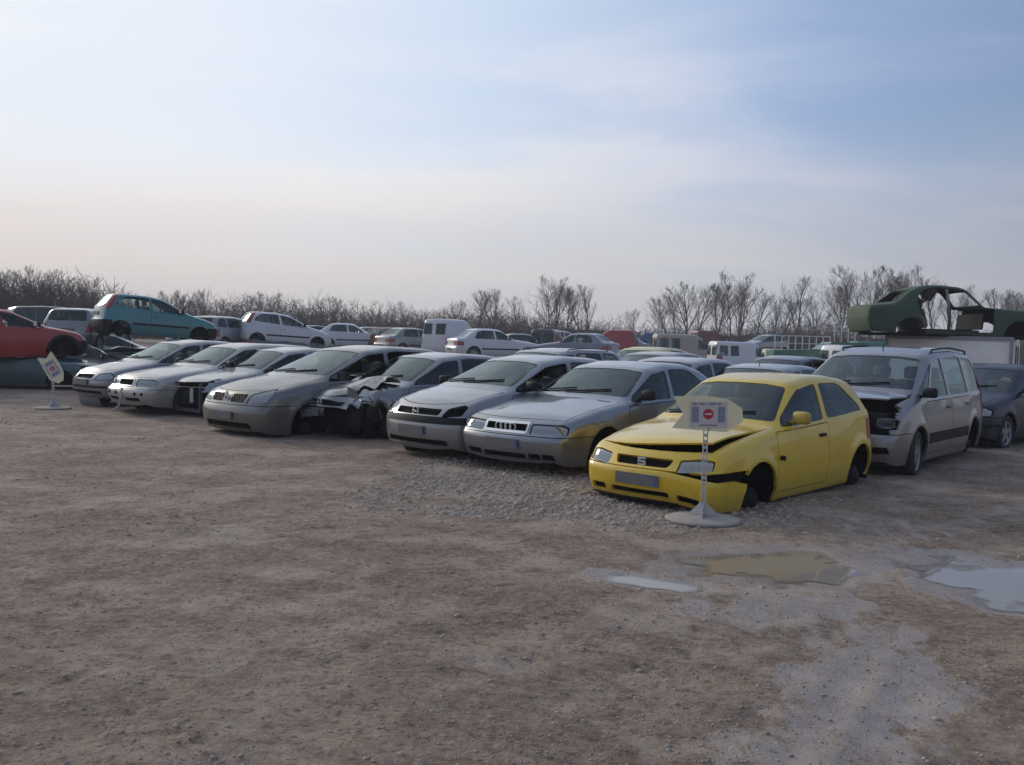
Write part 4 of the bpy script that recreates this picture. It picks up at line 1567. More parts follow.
gp = [pix(*q, Z=0) for q in [(362, 508), (400, 474), (470, 455), (560, 462), (640, 480), (760, 500), (850, 492), (760, 520), (690, 532), (620, 527), (540, 517), (450, 518)]]
gpoly = [(q.x, q.y) for q in gp]
q = np.stack([rng.uniform(-4, 4.5, 110000), rng.uniform(7.5, 15, 110000)], 1)
dens = vnoise(q[:, 0], q[:, 1], 1.3, 6) + .5 * vnoise(q[:, 0], q[:, 1], 4, 7)
q = q[inpoly(q + rng.normal(0, .22, q.shape), gpoly) & (dens > -.10 + rng.uniform(-.35, .30, len(q)))][:11500]
stones('gravel', q, np.clip(rng.lognormal(-4.3, .60, len(q)), .005, .055), 'spread of pale limestone gravel in front of the parked row', -.20)
q = np.stack([rng.uniform(-11, 8, 30000), rng.uniform(2.2, 19, 30000)], 1)
dens = vnoise(q[:, 0], q[:, 1], .9, 16) + .5 * vnoise(q[:, 0], q[:, 1], 3, 17)
ok = dens > rng.uniform(-.35, .45, len(q))
for p_ in PUDDLES:
    ok &= puddle_d(q[:, 0], q[:, 1], p_) > 1.1
q = q[ok]
g2 = rng.uniform(0, 1, 36000)
yy_ = 2.3 + 11 * g2 ** 1.7
q2 = np.stack([rng.uniform(-.68, .66, 36000) * yy_, yy_], 1)
dn2 = vnoise(q2[:, 0], q2[:, 1], 1.1, 26) + .6 * vnoise(q2[:, 0], q2[:, 1], 4, 27)
ok = dn2 > rng.uniform(-.5, .5, len(q2))
for p_ in PUDDLES:
    ok &= puddle_d(q2[:, 0], q2[:, 1], p_) > 1.05
q2 = q2[ok]
stones('fine_grit', q2, np.clip(rng.lognormal(-5.25, .45, len(q2)), .0025, .016), 'fine stone grit pressed into the muddy yard', -.05)
stones('scattered_pebbles', q, np.clip(rng.lognormal(-4.85, .50, len(q)), .003, .030), 'loose pebbles scattered over the brown muddy yard', -.12)

# ------------------------------------------------------------------ front row of scrap cars
YELLOW = paint('faded_yellow_paint', (.80, .53, .012), 0, .34, .50, .45)
SILV_A = paint('silver_blue_paint', (.275, .29, .30), .80, .33, .5, .5)
SILV_B = paint('silver_grey_paint', (.26, .26, .255), .75, .33, .55, .5)
SILV_C = paint('silver_pale_paint', (.31, .31, .305), .72, .34, .5, .5)
GREY_B = paint('warm_grey_paint', (.19, .175, .158), .65, .33, .5, .5)
IVORY = paint('ivory_white_paint', (.46, .435, .385), .35, .36, .5, .4)
CHAMP = paint('champagne_grey_paint', (.28, .265, .245), .6, .34, .55, .45)
NAVY = paint('navy_blue_paint', (.008, .012, .026), .0, .42, .25, .12)
TEAL = paint('teal_green_paint', (.025, .20, .215), .1, .34, .4, .5)
TEALD = paint('dark_teal_paint', (.020, .075, .095), .2, .42, .6, .4)
WHITE = paint('scuffed_white_paint', (.66, .67, .68), 0, .40, .45, .4)
RED = paint('faded_red_paint', (.36, .018, .012), 0, .36, .15, .3)
BLACKP = paint('black_car_paint', (.016, .017, .020), 0, .30, .5, .6)
GREYD = paint('dark_grey_paint', (.075, .08, .09), .4, .36, .5, .5)
GREYB = paint('blue_grey_paint', (.17, .20, .24), .3, .38, .5, .5)
PALEY = paint('pale_yellow_paint', (.62, .55, .20), 0, .45, .5, .3)
GREENO = paint('flat_old_green_paint', (.050, .088, .048), 0, .72, .7, .0, (.085, .075, .055))
BEIGE = paint('dull_beige_paint', (.40, .34, .27), 0, .55, .6, .2)
BLUET = paint('truck_blue_paint', (.03, .085, .20), 0, .5, .5, .2)
MAROON = paint('rusty_maroon_paint', (.16, .045, .03), 0, .6, .8, .1)
CREAM = paint('dirty_cream_paint', (.50, .47, .38), 0, .55, .7, .2)
GREENM = paint('machine_green_paint', (.035, .15, .10), 0, .5, .6, .2)


def place(x, y, dz=0.0):
    return (x, y, float(gz([x], [y])[0]) + dz)


GRP1 = 'scrap cars parked nose out in the front row'

# --- yellow hatchback: hood sprung open, bumper hanging, front wheel gone


def ib_hood(v):
    t_ = np.clip((v[:, 0] - .72) / 1.0, 0, 1.1)
    v = v.copy()
    v[:, 2] += t_ * (.050 + .055 * v[:, 1] / .7)
    return v


def ib_bump(v):
    v = v.copy()
    k_ = np.clip((v[:, 1] - .25) / .55, 0, 1) ** 1.5
    v[:, 2] -= .085 * k_
    v[:, 1] += .03 * k_
    cutx = np.clip((1.45 - v[:, 0]) / .3, 0, 1) * (v[:, 1] > .3)
    v[:, 0] += cutx * .10
    v[:, 2] += np.where((v[:, 1] > .3), -.04 * cutx, 0)
    return v


ibiza2 = shallow(ibiza, strips=[[(-.9, .10), (.9, .10), (.9, .255), (-.9, .255)]])
car, sh, P = build_car('yellow_hatchback', 'bright yellow three door hatchback with hood ajar and front wheel missing', 'car', ibiza2,
                       place(2.55, 10.74, -.13), R(226.9), YELLOW, GRP1, res=.042, wheels='hhhh', tilt=(0, R(.8)),
                       opts=dict(xf={'hood': ib_hood, 'front_bumper': ib_bump}, skip=[('mirror', -1)], cols={'mirror': YELLOW, 'handle': BLACK}, seat_mat=SEATF))
em = MB()
for (a, b, c, d) in [(-.045, .045, .018, .036), (-.045, -.02, -.004, .018), (-.045, .045, -.012, .004), (.02, .045, -.03, -.006), (-.045, .045, -.042, -.026)]:
    em.box((0, (a + b) / 2, (c + d) / 2), (.012, b - a, d - c))
em.build('emblem', EMBL, car, False, (sh.fx(0, .615) + .008, 0, .617))
fa = MB().box((0, 0, 0), (.03, .10, .05), None, .01)
fa.build('door_lock_remnant', BLACK, car, True, (.60, sh.sy(.60, .62) + .005, .62))

# --- silver saloon with four ring emblem
car, sh, P = build_car('silver_saloon', 'silver blue four door saloon with four ring emblem beside the yellow hatchback', 'car', audi,
                       place(1.33, 13.15, -.06), R(230.0), SILV_A, GRP1, res=.045, wheels='hwww', opts=dict(seat_mat=SEATB, rearseat=1, cols={'handle': SILV_A}))
em = MB()
for k_ in range(4):
    em.ring((0, (k_ - 1.5) * .073, 0), .045, .008, 'x', 20, 6)
em.build('emblem', EMBL, car, True, (sh.fx(0, .632) + .012, 0, .632))
for sg in (1, -1):
    MB().prism([(sg * .60, .575), (sg * .765, .585), (sg * .75, .665), (sg * .62, .675)], sh.fx(.68, .62) - .045, sh.fx(.68, .62) - .035, 'x').build('indicator_lamp', simple('pale_indicator', (.55, .45, .32), .4), car)
RAG = simple('orange_red_cloth', (.45, .10, .05), .9)
MB().box((0, 0, 0), (.10, .12, .2), (.2, .3, 0), .03).build('dash_paper', RAG, car, True, (.42, .05, 1.02))

# --- small silver hatchback with black bumper strip
car, sh, P = build_car('silver_small_hatchback', 'small silver three door hatchback with black bumper strip and empty headlamp socket', 'car', corsa,
                       place(.03, 13.95, -.08), R(226.0), SILV_C, GRP1, res=.045, wheels='wwhh',
                       opts=dict(skip=[('side_window', (1, 0)), ('headlight', 1)], cols={}))
MB().box((0, 0, 0), (.25, .26, .16), None, .04).build('headlamp_socket', DARK, car, True, (1.56, .56, .69))


def lightning(car, sh, z, s_=.05):
    em = MB().ring((0, 0, 0), s_, s_ * .16, 'x', 20, 6)
    em.box((0, -s_ * .4, s_ * .12), (.01, s_ * 1.3, s_ * .2)); em.box((0, s_ * .4, -s_ * .12), (.01, s_ * 1.3, s_ * .2))
    em.build('emblem', EMBL, car, True, (sh.fx(0, z) + .006, 0, z))


lightning(car, sh, .69, .055)

# --- crashed silver hatchback: left front corner crumpled


def crash(v, nm):
    v = v.copy()
    wgt = sstep(.95, 1.70, v[:, 0]) * sstep(.0, .55, v[:, 1])
    n_ = np.array([mnoise.noise_vector(Vector(q) * 2.6) for q in v])
    # sharp folds: ridged noise across the panels
    f_ = np.array([abs(mnoise.noise(Vector((q[0] * 5.2, q[1] * 4.0, q[2] * 4.5)))) for q in v])
    v[:, 0] -= .22 * wgt
    v[:, 1] -= .07 * wgt
    v += n_ * (.075 * wgt)[:, None]
    v[:, 2] += (f_ - .2) * .16 * wgt
    v[:, 1] -= (f_ - .2) * .12 * wgt
    w2 = sstep(.9, 1.3, v[:, 0])
    v += n_ * (.012 * w2)[:, None]
    if nm == 'hood':
        ridge = np.maximum(0, 1 - np.abs(v[:, 0] - 1.32 + .30 * v[:, 1]) / .20) * sstep(-.35, .5, v[:, 1])
        v[:, 2] += .15 * ridge + .05 * wgt
    if nm == 'front_bumper':
        v[:, 2] += .02 + .08 * np.sin(v[:, 1] * 5) * .3
    return v


astra_b = shallow(astra)
car, sh, P = build_car('crashed_silver_hatchback', 'crashed silver hatchback with crumpled left front corner and buckled hood', 'car', astra,
                       place(-1.53, 16.24, -.09), R(225.0), SILV_B, GRP1, res=.052, wheels='hwww',
                       opts=dict(deform=crash, nomirror=True, fronttrim=(1.55, .10, .56), noplate=True, skip=['front_bumper', 'bumper_strip', 'intake']))
lightning(car, sh, .645, .05)
sc = MB()
for k_ in range(9):
    sc.box((random.uniform(-.15, .15), random.uniform(-.3, .25), random.uniform(-.2, .15)), (random.uniform(.1, .3), random.uniform(.06, .2), random.uniform(.08, .25)), (random.random(), random.random(), random.random()), .015)
sc.build('torn_engine_parts', SOOT, car, True, (1.45, .45, .38))
bb = MB()
yy = np.linspace(-.80, .22, 12)
bv_ = []
for y_ in yy:
    x_ = sh.fx(float(y_), .50) + .02
    bv_ += [(x_, y_, .56 + .02 * y_), (x_ + .015, y_, .50 + .03 * y_), (x_ - .01, y_, .44 + .04 * y_), (x_ - .06, y_, .43 + .04 * y_)]
bb.add(bv_, [(4 * i_ + k_, 4 * i_ + 4 + k_, 4 * i_ + 5 + k_, 4 * i_ + 1 + k_) for i_ in range(11) for k_ in range(3)])
bb.build('torn_bumper', SILV_B, car, True)
bp_ = MB().box((0, 0, 0), (.012, .50, .11), (.12, .1, 0)).build('license_plate', PLATE, car, False, (sh.fx(0, .5) + .05, -.12, .47))
MB().box((0, 0, 0), (.3, 1.2, .32), None, .04).build('radiator', SOOT, car, True, (1.50, -.05, .40))
for k_ in range(3):
    tp = MB()
    pl = [(random.uniform(-.2, 0), random.uniform(-.12, .1)), (random.uniform(.05, .2), random.uniform(-.15, .02)), (random.uniform(.05, .2), random.uniform(.05, .2)), (random.uniform(-.15, 0), random.uniform(.08, .2))]
    tp.prism(pl, -.006, .006, 'x')
    o_ = tp.build('torn_panel', SILV_B, car, False, (1.45 + .1 * k_, .62 - .12 * k_, .55 + .08 * k_), (random.uniform(-.6, .6), random.uniform(-.8, .8), random.uniform(-.8, .8)))

# --- large warm grey hatchback saloon
car, sh, P = build_car('large_grey_hatchback', 'large warm grey executive hatchback with split grille and diamond emblem', 'car', bigf,
                       place(-2.84, 16.74, -.15), R(228.5), GREY_B, GRP1, res=.05, wheels='hhhh',
                       opts=dict(skip=[('side_window', (1, 0)), ('side_window', (1, 1)), ('mirror', 1)], cols={'hood': paint('dusty_hood_paint', (.25, .235, .215), .5, .40, .6, .35)}, seat_mat=SEATF))
em = MB()
zq = sh.fx(0, .74)
em.tube([(0, 0, .095), (0, .055, 0), (0, 0, -.095), (0, -.055, 0), (0, 0, .095)], .015, 6)
em.build('emblem', EMBL, car, False, (zq + .012, 0, .735))
for sg in (1, -1):
    for k_ in range(7):
        yy = sg * (.15 + .043 * k_)
        MB().box((0, 0, 0), (.012, .012, .115)).build('grille_bar', CHROME, P['grille'] or car, False, (sh.fx(yy, .737) - .008, yy, .737))

# --- silver saloon without its nose
car, sh, P = build_car('noseless_silver_saloon', 'pale silver saloon with its whole front end stripped away showing black cavity', 'car', saloon,
                       place(-4.8, 19.48, -.10), R(228.5), SILV_C, GRP1, res=.055, wheels='hwww',
                       opts=dict(nofront=True, fronttrim=(1.62, 0, .86), skip=['front_bumper', 'headlight', 'grille'], nomirror=True))
eb = MB()
eb.box((0, 0, 0), (.08, 1.30, .62)); eb.box((.25, .15, -.05), (.4, .5, .3), None, .03); eb.box((.3, -.4, -.1), (.3, .3, .3), None, .03)
eb.tube([(.3, -.5, .15), (.45, 0, .2), (.3, .5, .1)], .035)
eb.build('engine_block', SOOT, car, True, (1.52, 0, .50))
rg = MB()
rg.box((0, -.62, .02), (.05, .06, .56)); rg.box((0, .62, .0), (.05, .06, .5)); rg.box((0, 0, -.24), (.05, 1.3, .06))
rg.build('radiator_frame', simple('grey_primer_metal', (.06, .06, .06), .6), car, False, (1.98, 0, .46))
MB().box((0, 0, 0), (.02, .10, .26)).build('white_tag', WHITEP, car, False, (2.02, .38, .50))

# --- ivory estate with chrome grille
car, sh, P = build_car('ivory_estate', 'ivory white estate car with small square chrome grille and a hanging bumper strip', 'car', volvo,
                       place(-5.87, 19.83, -.06), R(229.5), IVORY, GRP1, res=.055, wheels='wwww', opts=dict(noplate=True))
hs = MB()
hs.tube([(0, 0, .12), (.03, .02, -.05), (.09, .05, -.2), (.12, -.12, -.30)], .028, 5)
hs.build('hanging_bumper_strip', WHITEP, car, False, (2.22, .02, .40))
for yy in (-.5, -.18, .45, .62):
    MB().lathe([(.03, 0), (.03, .012), (.002, .012)], 10, 'z').build('bumper_hole', DARK, car, False, (sh.fx(yy, .44) + .002, yy, .44), (0, PI / 2, 0))

# --- far silver hatchback
car, sh, P = build_car('lavender_silver_hatchback', 'pale lavender silver hatchback at the far end of the front row behind the tilted sign', 'car', astra,
                       place(-7.47, 21.4, -.03), R(228.5), paint('lavender_silver_paint', (.27, .27, .28), .7, .34, .5, .5), GRP1, res=.052, wheels='wwww', opts=dict(nomirror=True))
um = MB().box((0, 0, 0), (.06, .9, .22), (0, .25, 0), .03)
um.build('hanging_undertray', GREYB, car, True, (1.86, -.02, .12))

# --- second rank
# grey people carrier behind the yellow hatchback


def mv_hood(v):
    v = v.copy()
    t_ = np.clip((v[:, 0] - 1.38) / .6, 0, 1.2)
    v[:, 2] += t_ * (.15 + .02 * v[:, 1])
    v[:, 0] -= .04 * t_
    return v


car, sh, P = build_car('grey_minivan', 'champagne grey people carrier with sprung silver hood and missing headlamps', 'minivan', minivan,
                       place(5.38, 13.99, -.06), R(230.9), CHAMP, 'scrap cars in the second rank', res=.048, wheels='wwhh',
                       opts=dict(xf={'hood': mv_hood}, cols={'hood': paint('bare_silver_hood', (.50, .52, .55), .45, .36, .35, .5)}, skip=['headlight', 'grille'], fronttrim=(1.72, .60, .98), steer=.12, antenna=.15, spokes=5))
eb = MB().box((0, 0, 0), (.4, 1.3, .3), None, .03)
eb.box((.28, .3, .02), (.12, .3, .2), None, .03); eb.box((.25, -.3, .05), (.15, .4, .2), None, .03)
eb.build('engine_block', SOOT, car, True, (1.68, 0, .70))
MB().box((0, 0, 0), (.10, .22, .13), (0, .1, .4), .03).build('headlight', LENS, car, True, (1.92, .66, .72))
for sg in (1, -1):
    pts = [(x_, sg * .62, sh.tz(x_, .62) + .04) for x_ in (.0, -.4, -.9, -1.4, -1.7)]
    MB().tube([(.05, sg * .62, sh.tz(.05, .62) - .01)] + pts + [(-1.75, sg * .62, sh.tz(-1.75, .62) - .01)], .014, 5).build('roof_rail', BLACK, car)

car, sh, P = build_car('navy_hatchback', 'dark navy blue hatchback beyond the people carrier at the photograph right edge', 'car', astra,
                       place(8.52, 17.4, -.04), R(223), NAVY, 'scrap cars in the second rank', res=.052, wheels='wwww', opts=dict(spokes=5))
car, sh, P = build_car('pale_blue_saloon', 'pale silver blue saloon with short aerial seen over the yellow hatchback roof', 'car', saloon,
                       place(4.25, 16.9, -.14), R(229), SILV_A, 'scrap cars in the second rank', res=.06, opts=dict(antenna=-.1))
car, sh, P = build_car('silver_coupe_saloon', 'silver saloon with sloping roof directly behind the four ring saloon', 'car', saloon,
                       place(2.75, 17.1, -.05), R(229), SILV_C, 'scrap cars in the second rank', res=.06)
car, sh, P = build_car('silver_estate', 'silver estate with roof rails behind the small silver hatchback', 'car', estate,
                       place(.55, 19.1, 0), R(227), SILV_B, 'scrap cars in the second rank', res=.06)
for sg in (1, -1):
    pts = [(x_, sg * .55, sh.tz(x_, .55) + .035) for x_ in (-.2, -.6, -1.0, -1.4)]
    MB().tube([(-.15, sg * .55, sh.tz(-.15, .55) - .01)] + pts + [(-1.45, sg * .55, sh.tz(-1.45, .55) - .01)], .013, 5).build('roof_rail', GREYD, car)
build_car('black_saloon', 'black roofed saloon in front of the pale yellow hatchback roof', 'car', saloon, place(3.0, 21.2, .0), R(229), BLACKP, 'scrap cars in the second rank', res=.08)
build_car('pale_yellow_hatchback', 'pale yellow hatchback whose roof shows above the black saloon', 'car', astra, place(3.3, 24.8, .07), R(235), PALEY, 'scrap cars in the second rank', res=.08)
build_car('dark_grey_hatchback', 'dark grey hatchback roof just right of the pale blue saloon roof', 'car', astra, place(6.2, 22.5, -.05), R(229), GREYD, 'scrap cars in the second rank', res=.08)

# ------------------------------------------------------------------ stacked and distant vehicles


def squash(v, nm):
    v = v.copy()
    n_ = np.array([mnoise.noise_vector(Vector(q) * 1.9 + Vector((5, 2, 1))) for q in v])
    up = sstep(.75, 1.0, v[:, 2])
    v[:, 2] = np.where(v[:, 2] > .80, .80 + (v[:, 2] - .80) * .42, v[:, 2])
    v += n_ * (.02 + .035 * up)[:, None]
    return v


def at(u, v, Y):
    q_ = pix(u, v, Y=Y)
    return q_


def bgcar(name, label, sp, u, v_roof, Y, yaw, mat, cat='car', res=.08, wheels='wwww', group='cars stacked and parked behind the front row', tilt=(0, 0), under=None, scl=1.0, **op):
    """put a car so that its roof shows at pixel (u, v_roof) at depth Y; if that lifts it off the ground it stands on a crushed car"""
    q_ = at(u, v_roof, Y)
    z = q_.z - sp['H'] * scl + .02
    g = float(gz([q_.x], [q_.y])[0])
    if abs(z - g) < .12:
        z = g
    op.setdefault('nomirror', False)
    r_, sh_, P_ = build_car(name, label, cat, sp, (q_.x, q_.y, z), R(yaw), mat, group, res, tilt, wheels, op)
    r_.scale = (scl, scl, scl)
    if under is not None:
        lab, mt, dx, dyaw = under
        build_car('crushed_car', lab, 'car', astra, (q_.x + dx, q_.y + .1, g - .15), R(yaw + dyaw), mt, 'crushed cars under stacked ones', .08, (0, 0), 'nnnn', dict(deform=squash, nocabin=True, nomirror=True, skip=['headlight']))
    return r_, sh_, P_


# red hatchback on a crushed teal car, far left
q_ = at(70, 388, 25.2)
redc = shallow(astra, arch=.38)
ARCHM = BLACK
car, sh, P = build_car('red_hatchback', 'faded red hatchback with black wheel arch trim stacked on a crushed teal car', 'car', redc, (-13.0, 24.6, .62), R(48), RED, 'cars stacked and parked behind the front row', .07, (0, R(-1.5)), 'hhhh', dict(skip=[], cols={'front_bumper': BLACK}))
for wx_ in redc['wheels']:
    a_ = [(wx_ + .41 * math.cos(k_ * PI / 12), sh.sy(wx_ + .41 * math.cos(k_ * PI / 12), max(.25, .30 + .41 * math.sin(k_ * PI / 12))) + .005, .30 + .41 * math.sin(k_ * PI / 12)) for k_ in range(13)]
    for sg in (1, -1):
        MB().tube([(x_, y_ * sg, z_) for x_, y_, z_ in a_], .045, 6).build('arch_trim', BLACK, car, True)
build_car('crushed_teal_car', 'crushed dark teal car lying flat under the red hatchback', 'car', astra, (-12.6, 25.1, -.10), R(1), TEALD, 'crushed cars under stacked ones', .065, (0, 0), 'nnnn', dict(deform=squash, nocabin=True, nomirror=True, skip=['headlight']))

bgcar('teal_hatchback', 'teal green three door hatchback stacked high on a crushed car', punto, 155, 297.5, 31, 38, TEAL, res=.06, wheels='hhhh', tilt=(0, R(3.0)), bump_mat=BLACK,
      under=('crushed black car under the teal green hatchback', BLACKP, -.3, 4))
bgcar('silver_rear_estate', 'silver estate seen from behind left of the teal green hatchback', estate, 90, 309.5, 33, 93, SILV_B, res=.08, cols={'rear_bumper': GREYD}, under=('crushed grey car under the silver estate by the red hatchback', GREYD, 0, 10))
bgcar('black_minivan', 'black people carrier roof between the red hatchback and the silver estate', minivan, 62, 307, 41, 40, BLACKP, cat='minivan')
bgcar('grey_hatchback', 'pale grey hatchback tail between teal and white hatchbacks', estate, 229, 317, 39, 70, SILV_A, under=None)
bgcar('white_hatchback', 'white three door hatchback with tall red tail lamps on the bank', punto, 284, 314, 39.5, 30, WHITE, res=.06, wheels='whwh', tilt=(0, R(2.5)), under=('crushed dark car under the white hatchback', GREYD, .1, 3))
bgcar('white_boxy_saloon', 'white boxy saloon with front to the right behind the white hatchback', boxy, 352, 323.5, 52, 12, WHITE, res=.08)
bgcar('white_small_car', 'white small car nose peeking behind the boxy white saloon', punto, 384, 329, 60, 20, SILV_C)
bgcar('grey_red_tail_saloon', 'silver grey saloon with red tail lamps left of the white box van', boxy, 415, 326.5, 50, 40, SILV_B)
bgcar('dark_red_tail_hatchback', 'dark red hatchback partly hidden beside the grey saloon', astra, 396, 328, 53, 60, MAROON)
bgcar('white_box_van', 'white box van with twin rear windows standing tail first', van, 459, 320.5, 46, 58, WHITE, cat='van', res=.08)
bgcar('white_long_saloon', 'long white saloon with dark tail lamp strip right of the box van', boxy, 494, 330, 43, 24, WHITE, res=.08)
bgcar('dark_grey_van', 'dark grey van rear right of the long white saloon', van, 550, 329.5, 56, 75, BLACKP, cat='van')
bgcar('blue_grey_saloon', 'blue grey car with pale roof in front of the red van', boxy, 577, 333, 47, 150, GREYB)
bgcar('red_van', 'faded red van roof behind the blue grey car', van, 606, 329.5, 62, 160, RED, cat='van')
bgcar('blue_van', 'blue van far behind the pale yellow roof', van, 640, 334, 75, 10, BLUET, cat='van')
bgcar('grey_far_car', 'small grey car left of the far blue van', boxy, 622, 337, 70, 160, GREYB)
bgcar('beige_van', 'beige high cab van with dark side windows behind the silver saloons', pickup_van, 690, 334.5, 56, 4, BEIGE, cat='van', res=.08)
bgcar('white_crew_van', 'white crew cab van with twin rear windows in the middle distance', pickup_van, 746, 341.5, 50, 10, WHITE, cat='van', res=.08, scl=.88)
bgcar('cream_van', 'dirty cream van left of the green machine', pickup_van, 795, 350, 46, 12, CREAM, cat='van', res=.08, scl=.72)
bgcar('rusty_maroon_van', 'rusty maroon van above and behind the white crew van', van, 716, 331, 76, 20, MAROON, cat='van')
bgcar('silver_wreck', 'silver wrecked hatchback stacked behind the white crew van', punto, 763, 334.5, 68, 210, SILV_C, under=('crushed maroon car under the silver wrecked hatchback', MAROON, 0, 0))
bgcar('white_cab_van', 'white van roof between the green machine and the grey people carrier', pickup_van, 868, 346, 36, 25, WHITE, cat='van', res=.08, scl=.85)

for (nm_, lb_, sp_, u_, v_, Y_, yw_, mt_, ct_) in [
    ('black_hatchback', 'black hatchback in the dark pile under the teal green hatchback', astra, 112, 333, 33, 25, BLACKP, 'car'),
    ('dark_estate', 'dark grey estate left of the pile under the teal green hatchback', estate, 84, 342, 29.5, 20, GREYD, 'car'),
    ('blue_grey_hatchback', 'blue grey hatchback behind the nose of the teal green hatchback', punto, 208, 322, 44, 60, GREYB, 'car'),
    ('dark_far_hatchback', 'dark hatchback between white hatchback and white boxy saloon', astra, 322, 327, 56, 35, GREYD, 'car'),
    ('silver_far_saloon', 'silver saloon nose right of the dark red hatchback', saloon, 370, 331, 62, 200, SILV_B, 'car'),
    ('maroon_far_saloon', 'maroon saloon behind the silver grey saloon tail', boxy, 436, 328, 60, 20, MAROON, 'car'),
    ('black_far_saloon', 'black saloon between the long white saloon and the dark van', boxy, 527, 334, 54, 15, BLACKP, 'car'),
    ('white_far_hatchback', 'white hatchback roof right of the dark grey van', punto, 566, 331, 66, 20, WHITE, 'car'),
    ('dark_near_hatchback', 'black hatchback roof in front of the cream van', astra, 806, 359, 28, 232, BLACKP, 'car'),
    ('blue_far_van', 'blue van behind the beige van', van, 664, 333, 82, 5, BLUET, 'van'),
]:
    bgcar(nm_, lb_, sp_, u_, v_, Y_, yw_, mt_, cat=ct_)

# ------------------------------------------------------------------ white cargo box with the green shell on it
BOXW = simple('weathered_white_panel', (.84, .79, .72), .6, 0, .16, 2.2, .1)
bx_ = thing('cargo_box', 'weathered white truck cargo box standing behind the navy hatchback', 'container', place(11.24, 24.7), (0, 0, R(-30)))
bw, bd, bh = 2.74, 3.5, 1.93
MB().box((0, 0, bh / 2), (bw, bd, bh), None, .03).build('box_body', BOXW, bx_, True)
TRIMG = simple('grey_aluminium', (.30, .30, .31), .5, .5)
for z_ in (.06, bh - .04):
    MB().box((0, -bd / 2 - .012, z_), (bw, .03, .09)).build('edge_rail', TRIMG, bx_)
for x_ in (-bw / 2, bw / 2):
    MB().box((x_, -bd / 2 - .006, bh / 2), (.07, .05, bh)).build('corner_post', TRIMG, bx_)
MB().box((bw / 2 + .012, 0, bh / 2), (.02, bd - .15, bh - .2)).build('rear_door', BOXW, bx_)
for y_ in (-.75, .2):
    MB().tube([(bw / 2 + .05, y_, .2), (bw / 2 + .05, y_, bh - .2)], .018).build('lock_rod', RUST, bx_)
MB().box((-.3, -.2, bh + .035), (bw + .9, 1.7, .06), (0, 0, R(32))).build('roof_plank', simple('dark_timber', (.05, .04, .03), .9), bx_)

car, sh, P = build_car('green_car_shell', 'old dull green saloon shell without doors or glass perched on the cargo box', 'car', oldsedan,
                       place(10.50, 23.7, 1.70), R(2), GREENO, None, .055, (0, R(.5)), 'nnnn',
                       dict(shell=True, nowiper=True, skip=['windshield', 'rear_window', 'side_window', 'door', 'headlight']))
for sg in (1, -1):
    MB().tube([(-.26, sg * (sh.sy(-.26, .42) - .03), .36), (-.27, sg * (sh.sy(-.27, .8) - .03), .80), (-.30, sg * (sh.sy(-.3, 1.30) - .02), 1.34)], [.05, .035, .03], 6).build('door_pillar', simple('grey_green_frame', (.17, .19, .17), .6), car, True)
    MB().tube([(-1.05, sg * .70, .78), (-.88, sg * .72, .62), (-.80, sg * .72, .40)], .035, 6).build('arch_lip', simple('grey_green_frame', (.17, .19, .17), .6), car, True)
MB().box((.62, 0, .60), (.06, 1.25, .38), (0, .1, 0), .02).build('firewall', SOOT, car)
ht = MB()
for k_ in range(7):
    ht.box((random.uniform(-.95, -.5), random.uniform(-.5, .5), random.uniform(.8, 1.3)), (random.uniform(.05, .3), random.uniform(.05, .25), random.uniform(.08, .35)), (random.random(), random.random(), 0), .01)
ht.box((-.85, 0, .62), (.25, 1.2, .45), (0, -.3, 0), .04)
o_ = ht.build('torn_headlining', simple('brown_trim_rags', (.07, .055, .04), .95), car, True)
MB().box((-.15, 0, .36), (1.4, 1.2, .06)).build('sill_floor', SOOT, car)
MB().tube([(.18, .1, .45), (.10, .12, .95)], .02).build('gear_post', BLACK, car)
MB().box((2.15, 0, .55), (.12, 1.35, .35), None, .03).build('front_panel', BLACK, car, True)

# ------------------------------------------------------------------ green machine with white railings
q_ = at(812, 350, 40)
gm = thing('green_machine', 'green steel machine platform with white guard railings behind the cars', 'machine', (q_.x, q_.y, float(gz([q_.x], [q_.y])[0])), (0, 0, R(-6)))
zb = q_.z - gm.location.z
MB().prism([(-1.7, 0), (1.9, 0), (1.9, zb + .35), (.6, zb + .35), (.2, zb + .05), (-1.7, zb - .05)], -1.0, 1.0, 'y').build('machine_body', GREENM, gm)
MB().box((2.6, .2, zb + .15), (1.9, 1.6, .5), None, .08).build('tank', paint('machine_teal_paint', (.05, .22, .20), 0, .5, .5, .2), gm, True)
RAILM = simple('white_rail_paint', (.55, .56, .55), .5)
for k_ in range(9):
    x_ = -1.65 + k_ * .27
    MB().tube([(x_, -.95, zb - .05), (x_, -.95, zb + .55)], .02, 5).build('rail_post', RAILM, gm)
for z_ in (.25, .55):
    MB().tube([(-1.65, -.95, zb + z_), (.51, -.95, zb + z_)], .022, 5).build('rail_bar', RAILM, gm)
for k_ in range(4):
    MB().tube([(.75 + .27 * k_, -.6, zb + .35), (.75 + .27 * k_, -.6, zb + 1.25)], .018, 5).build('rail_post', RAILM, gm)
for z_ in (.8, 1.25):
    MB().tube([(.75, -.6, zb + z_), (1.56, -.6, zb + z_)], .02, 5).build('rail_bar', RAILM, gm)

# ------------------------------------------------------------------ signs
SIGNY = simple('pale_yellow_sign_paint', (.86, .78, .50), .6, 0, .12, 5)
POSTW = simple('white_galvanised_post', (.52, .52, .50), .55, .2, .2, 8)
CONC = simple('pale_concrete', (.36, .32, .27), .9, 0, .25, 9, .3)
PAPER = simple('faded_paper', (.62, .57, .52), .7, 0, .06)
INK = simple('faded_ink', (.22, .20, .22), .7)
INKB = simple('faded_blue_picture', (.27, .27, .36), .7, 0, .6, 60)
REDS = simple('red_sign_ink', (.50, .035, .06), .6)


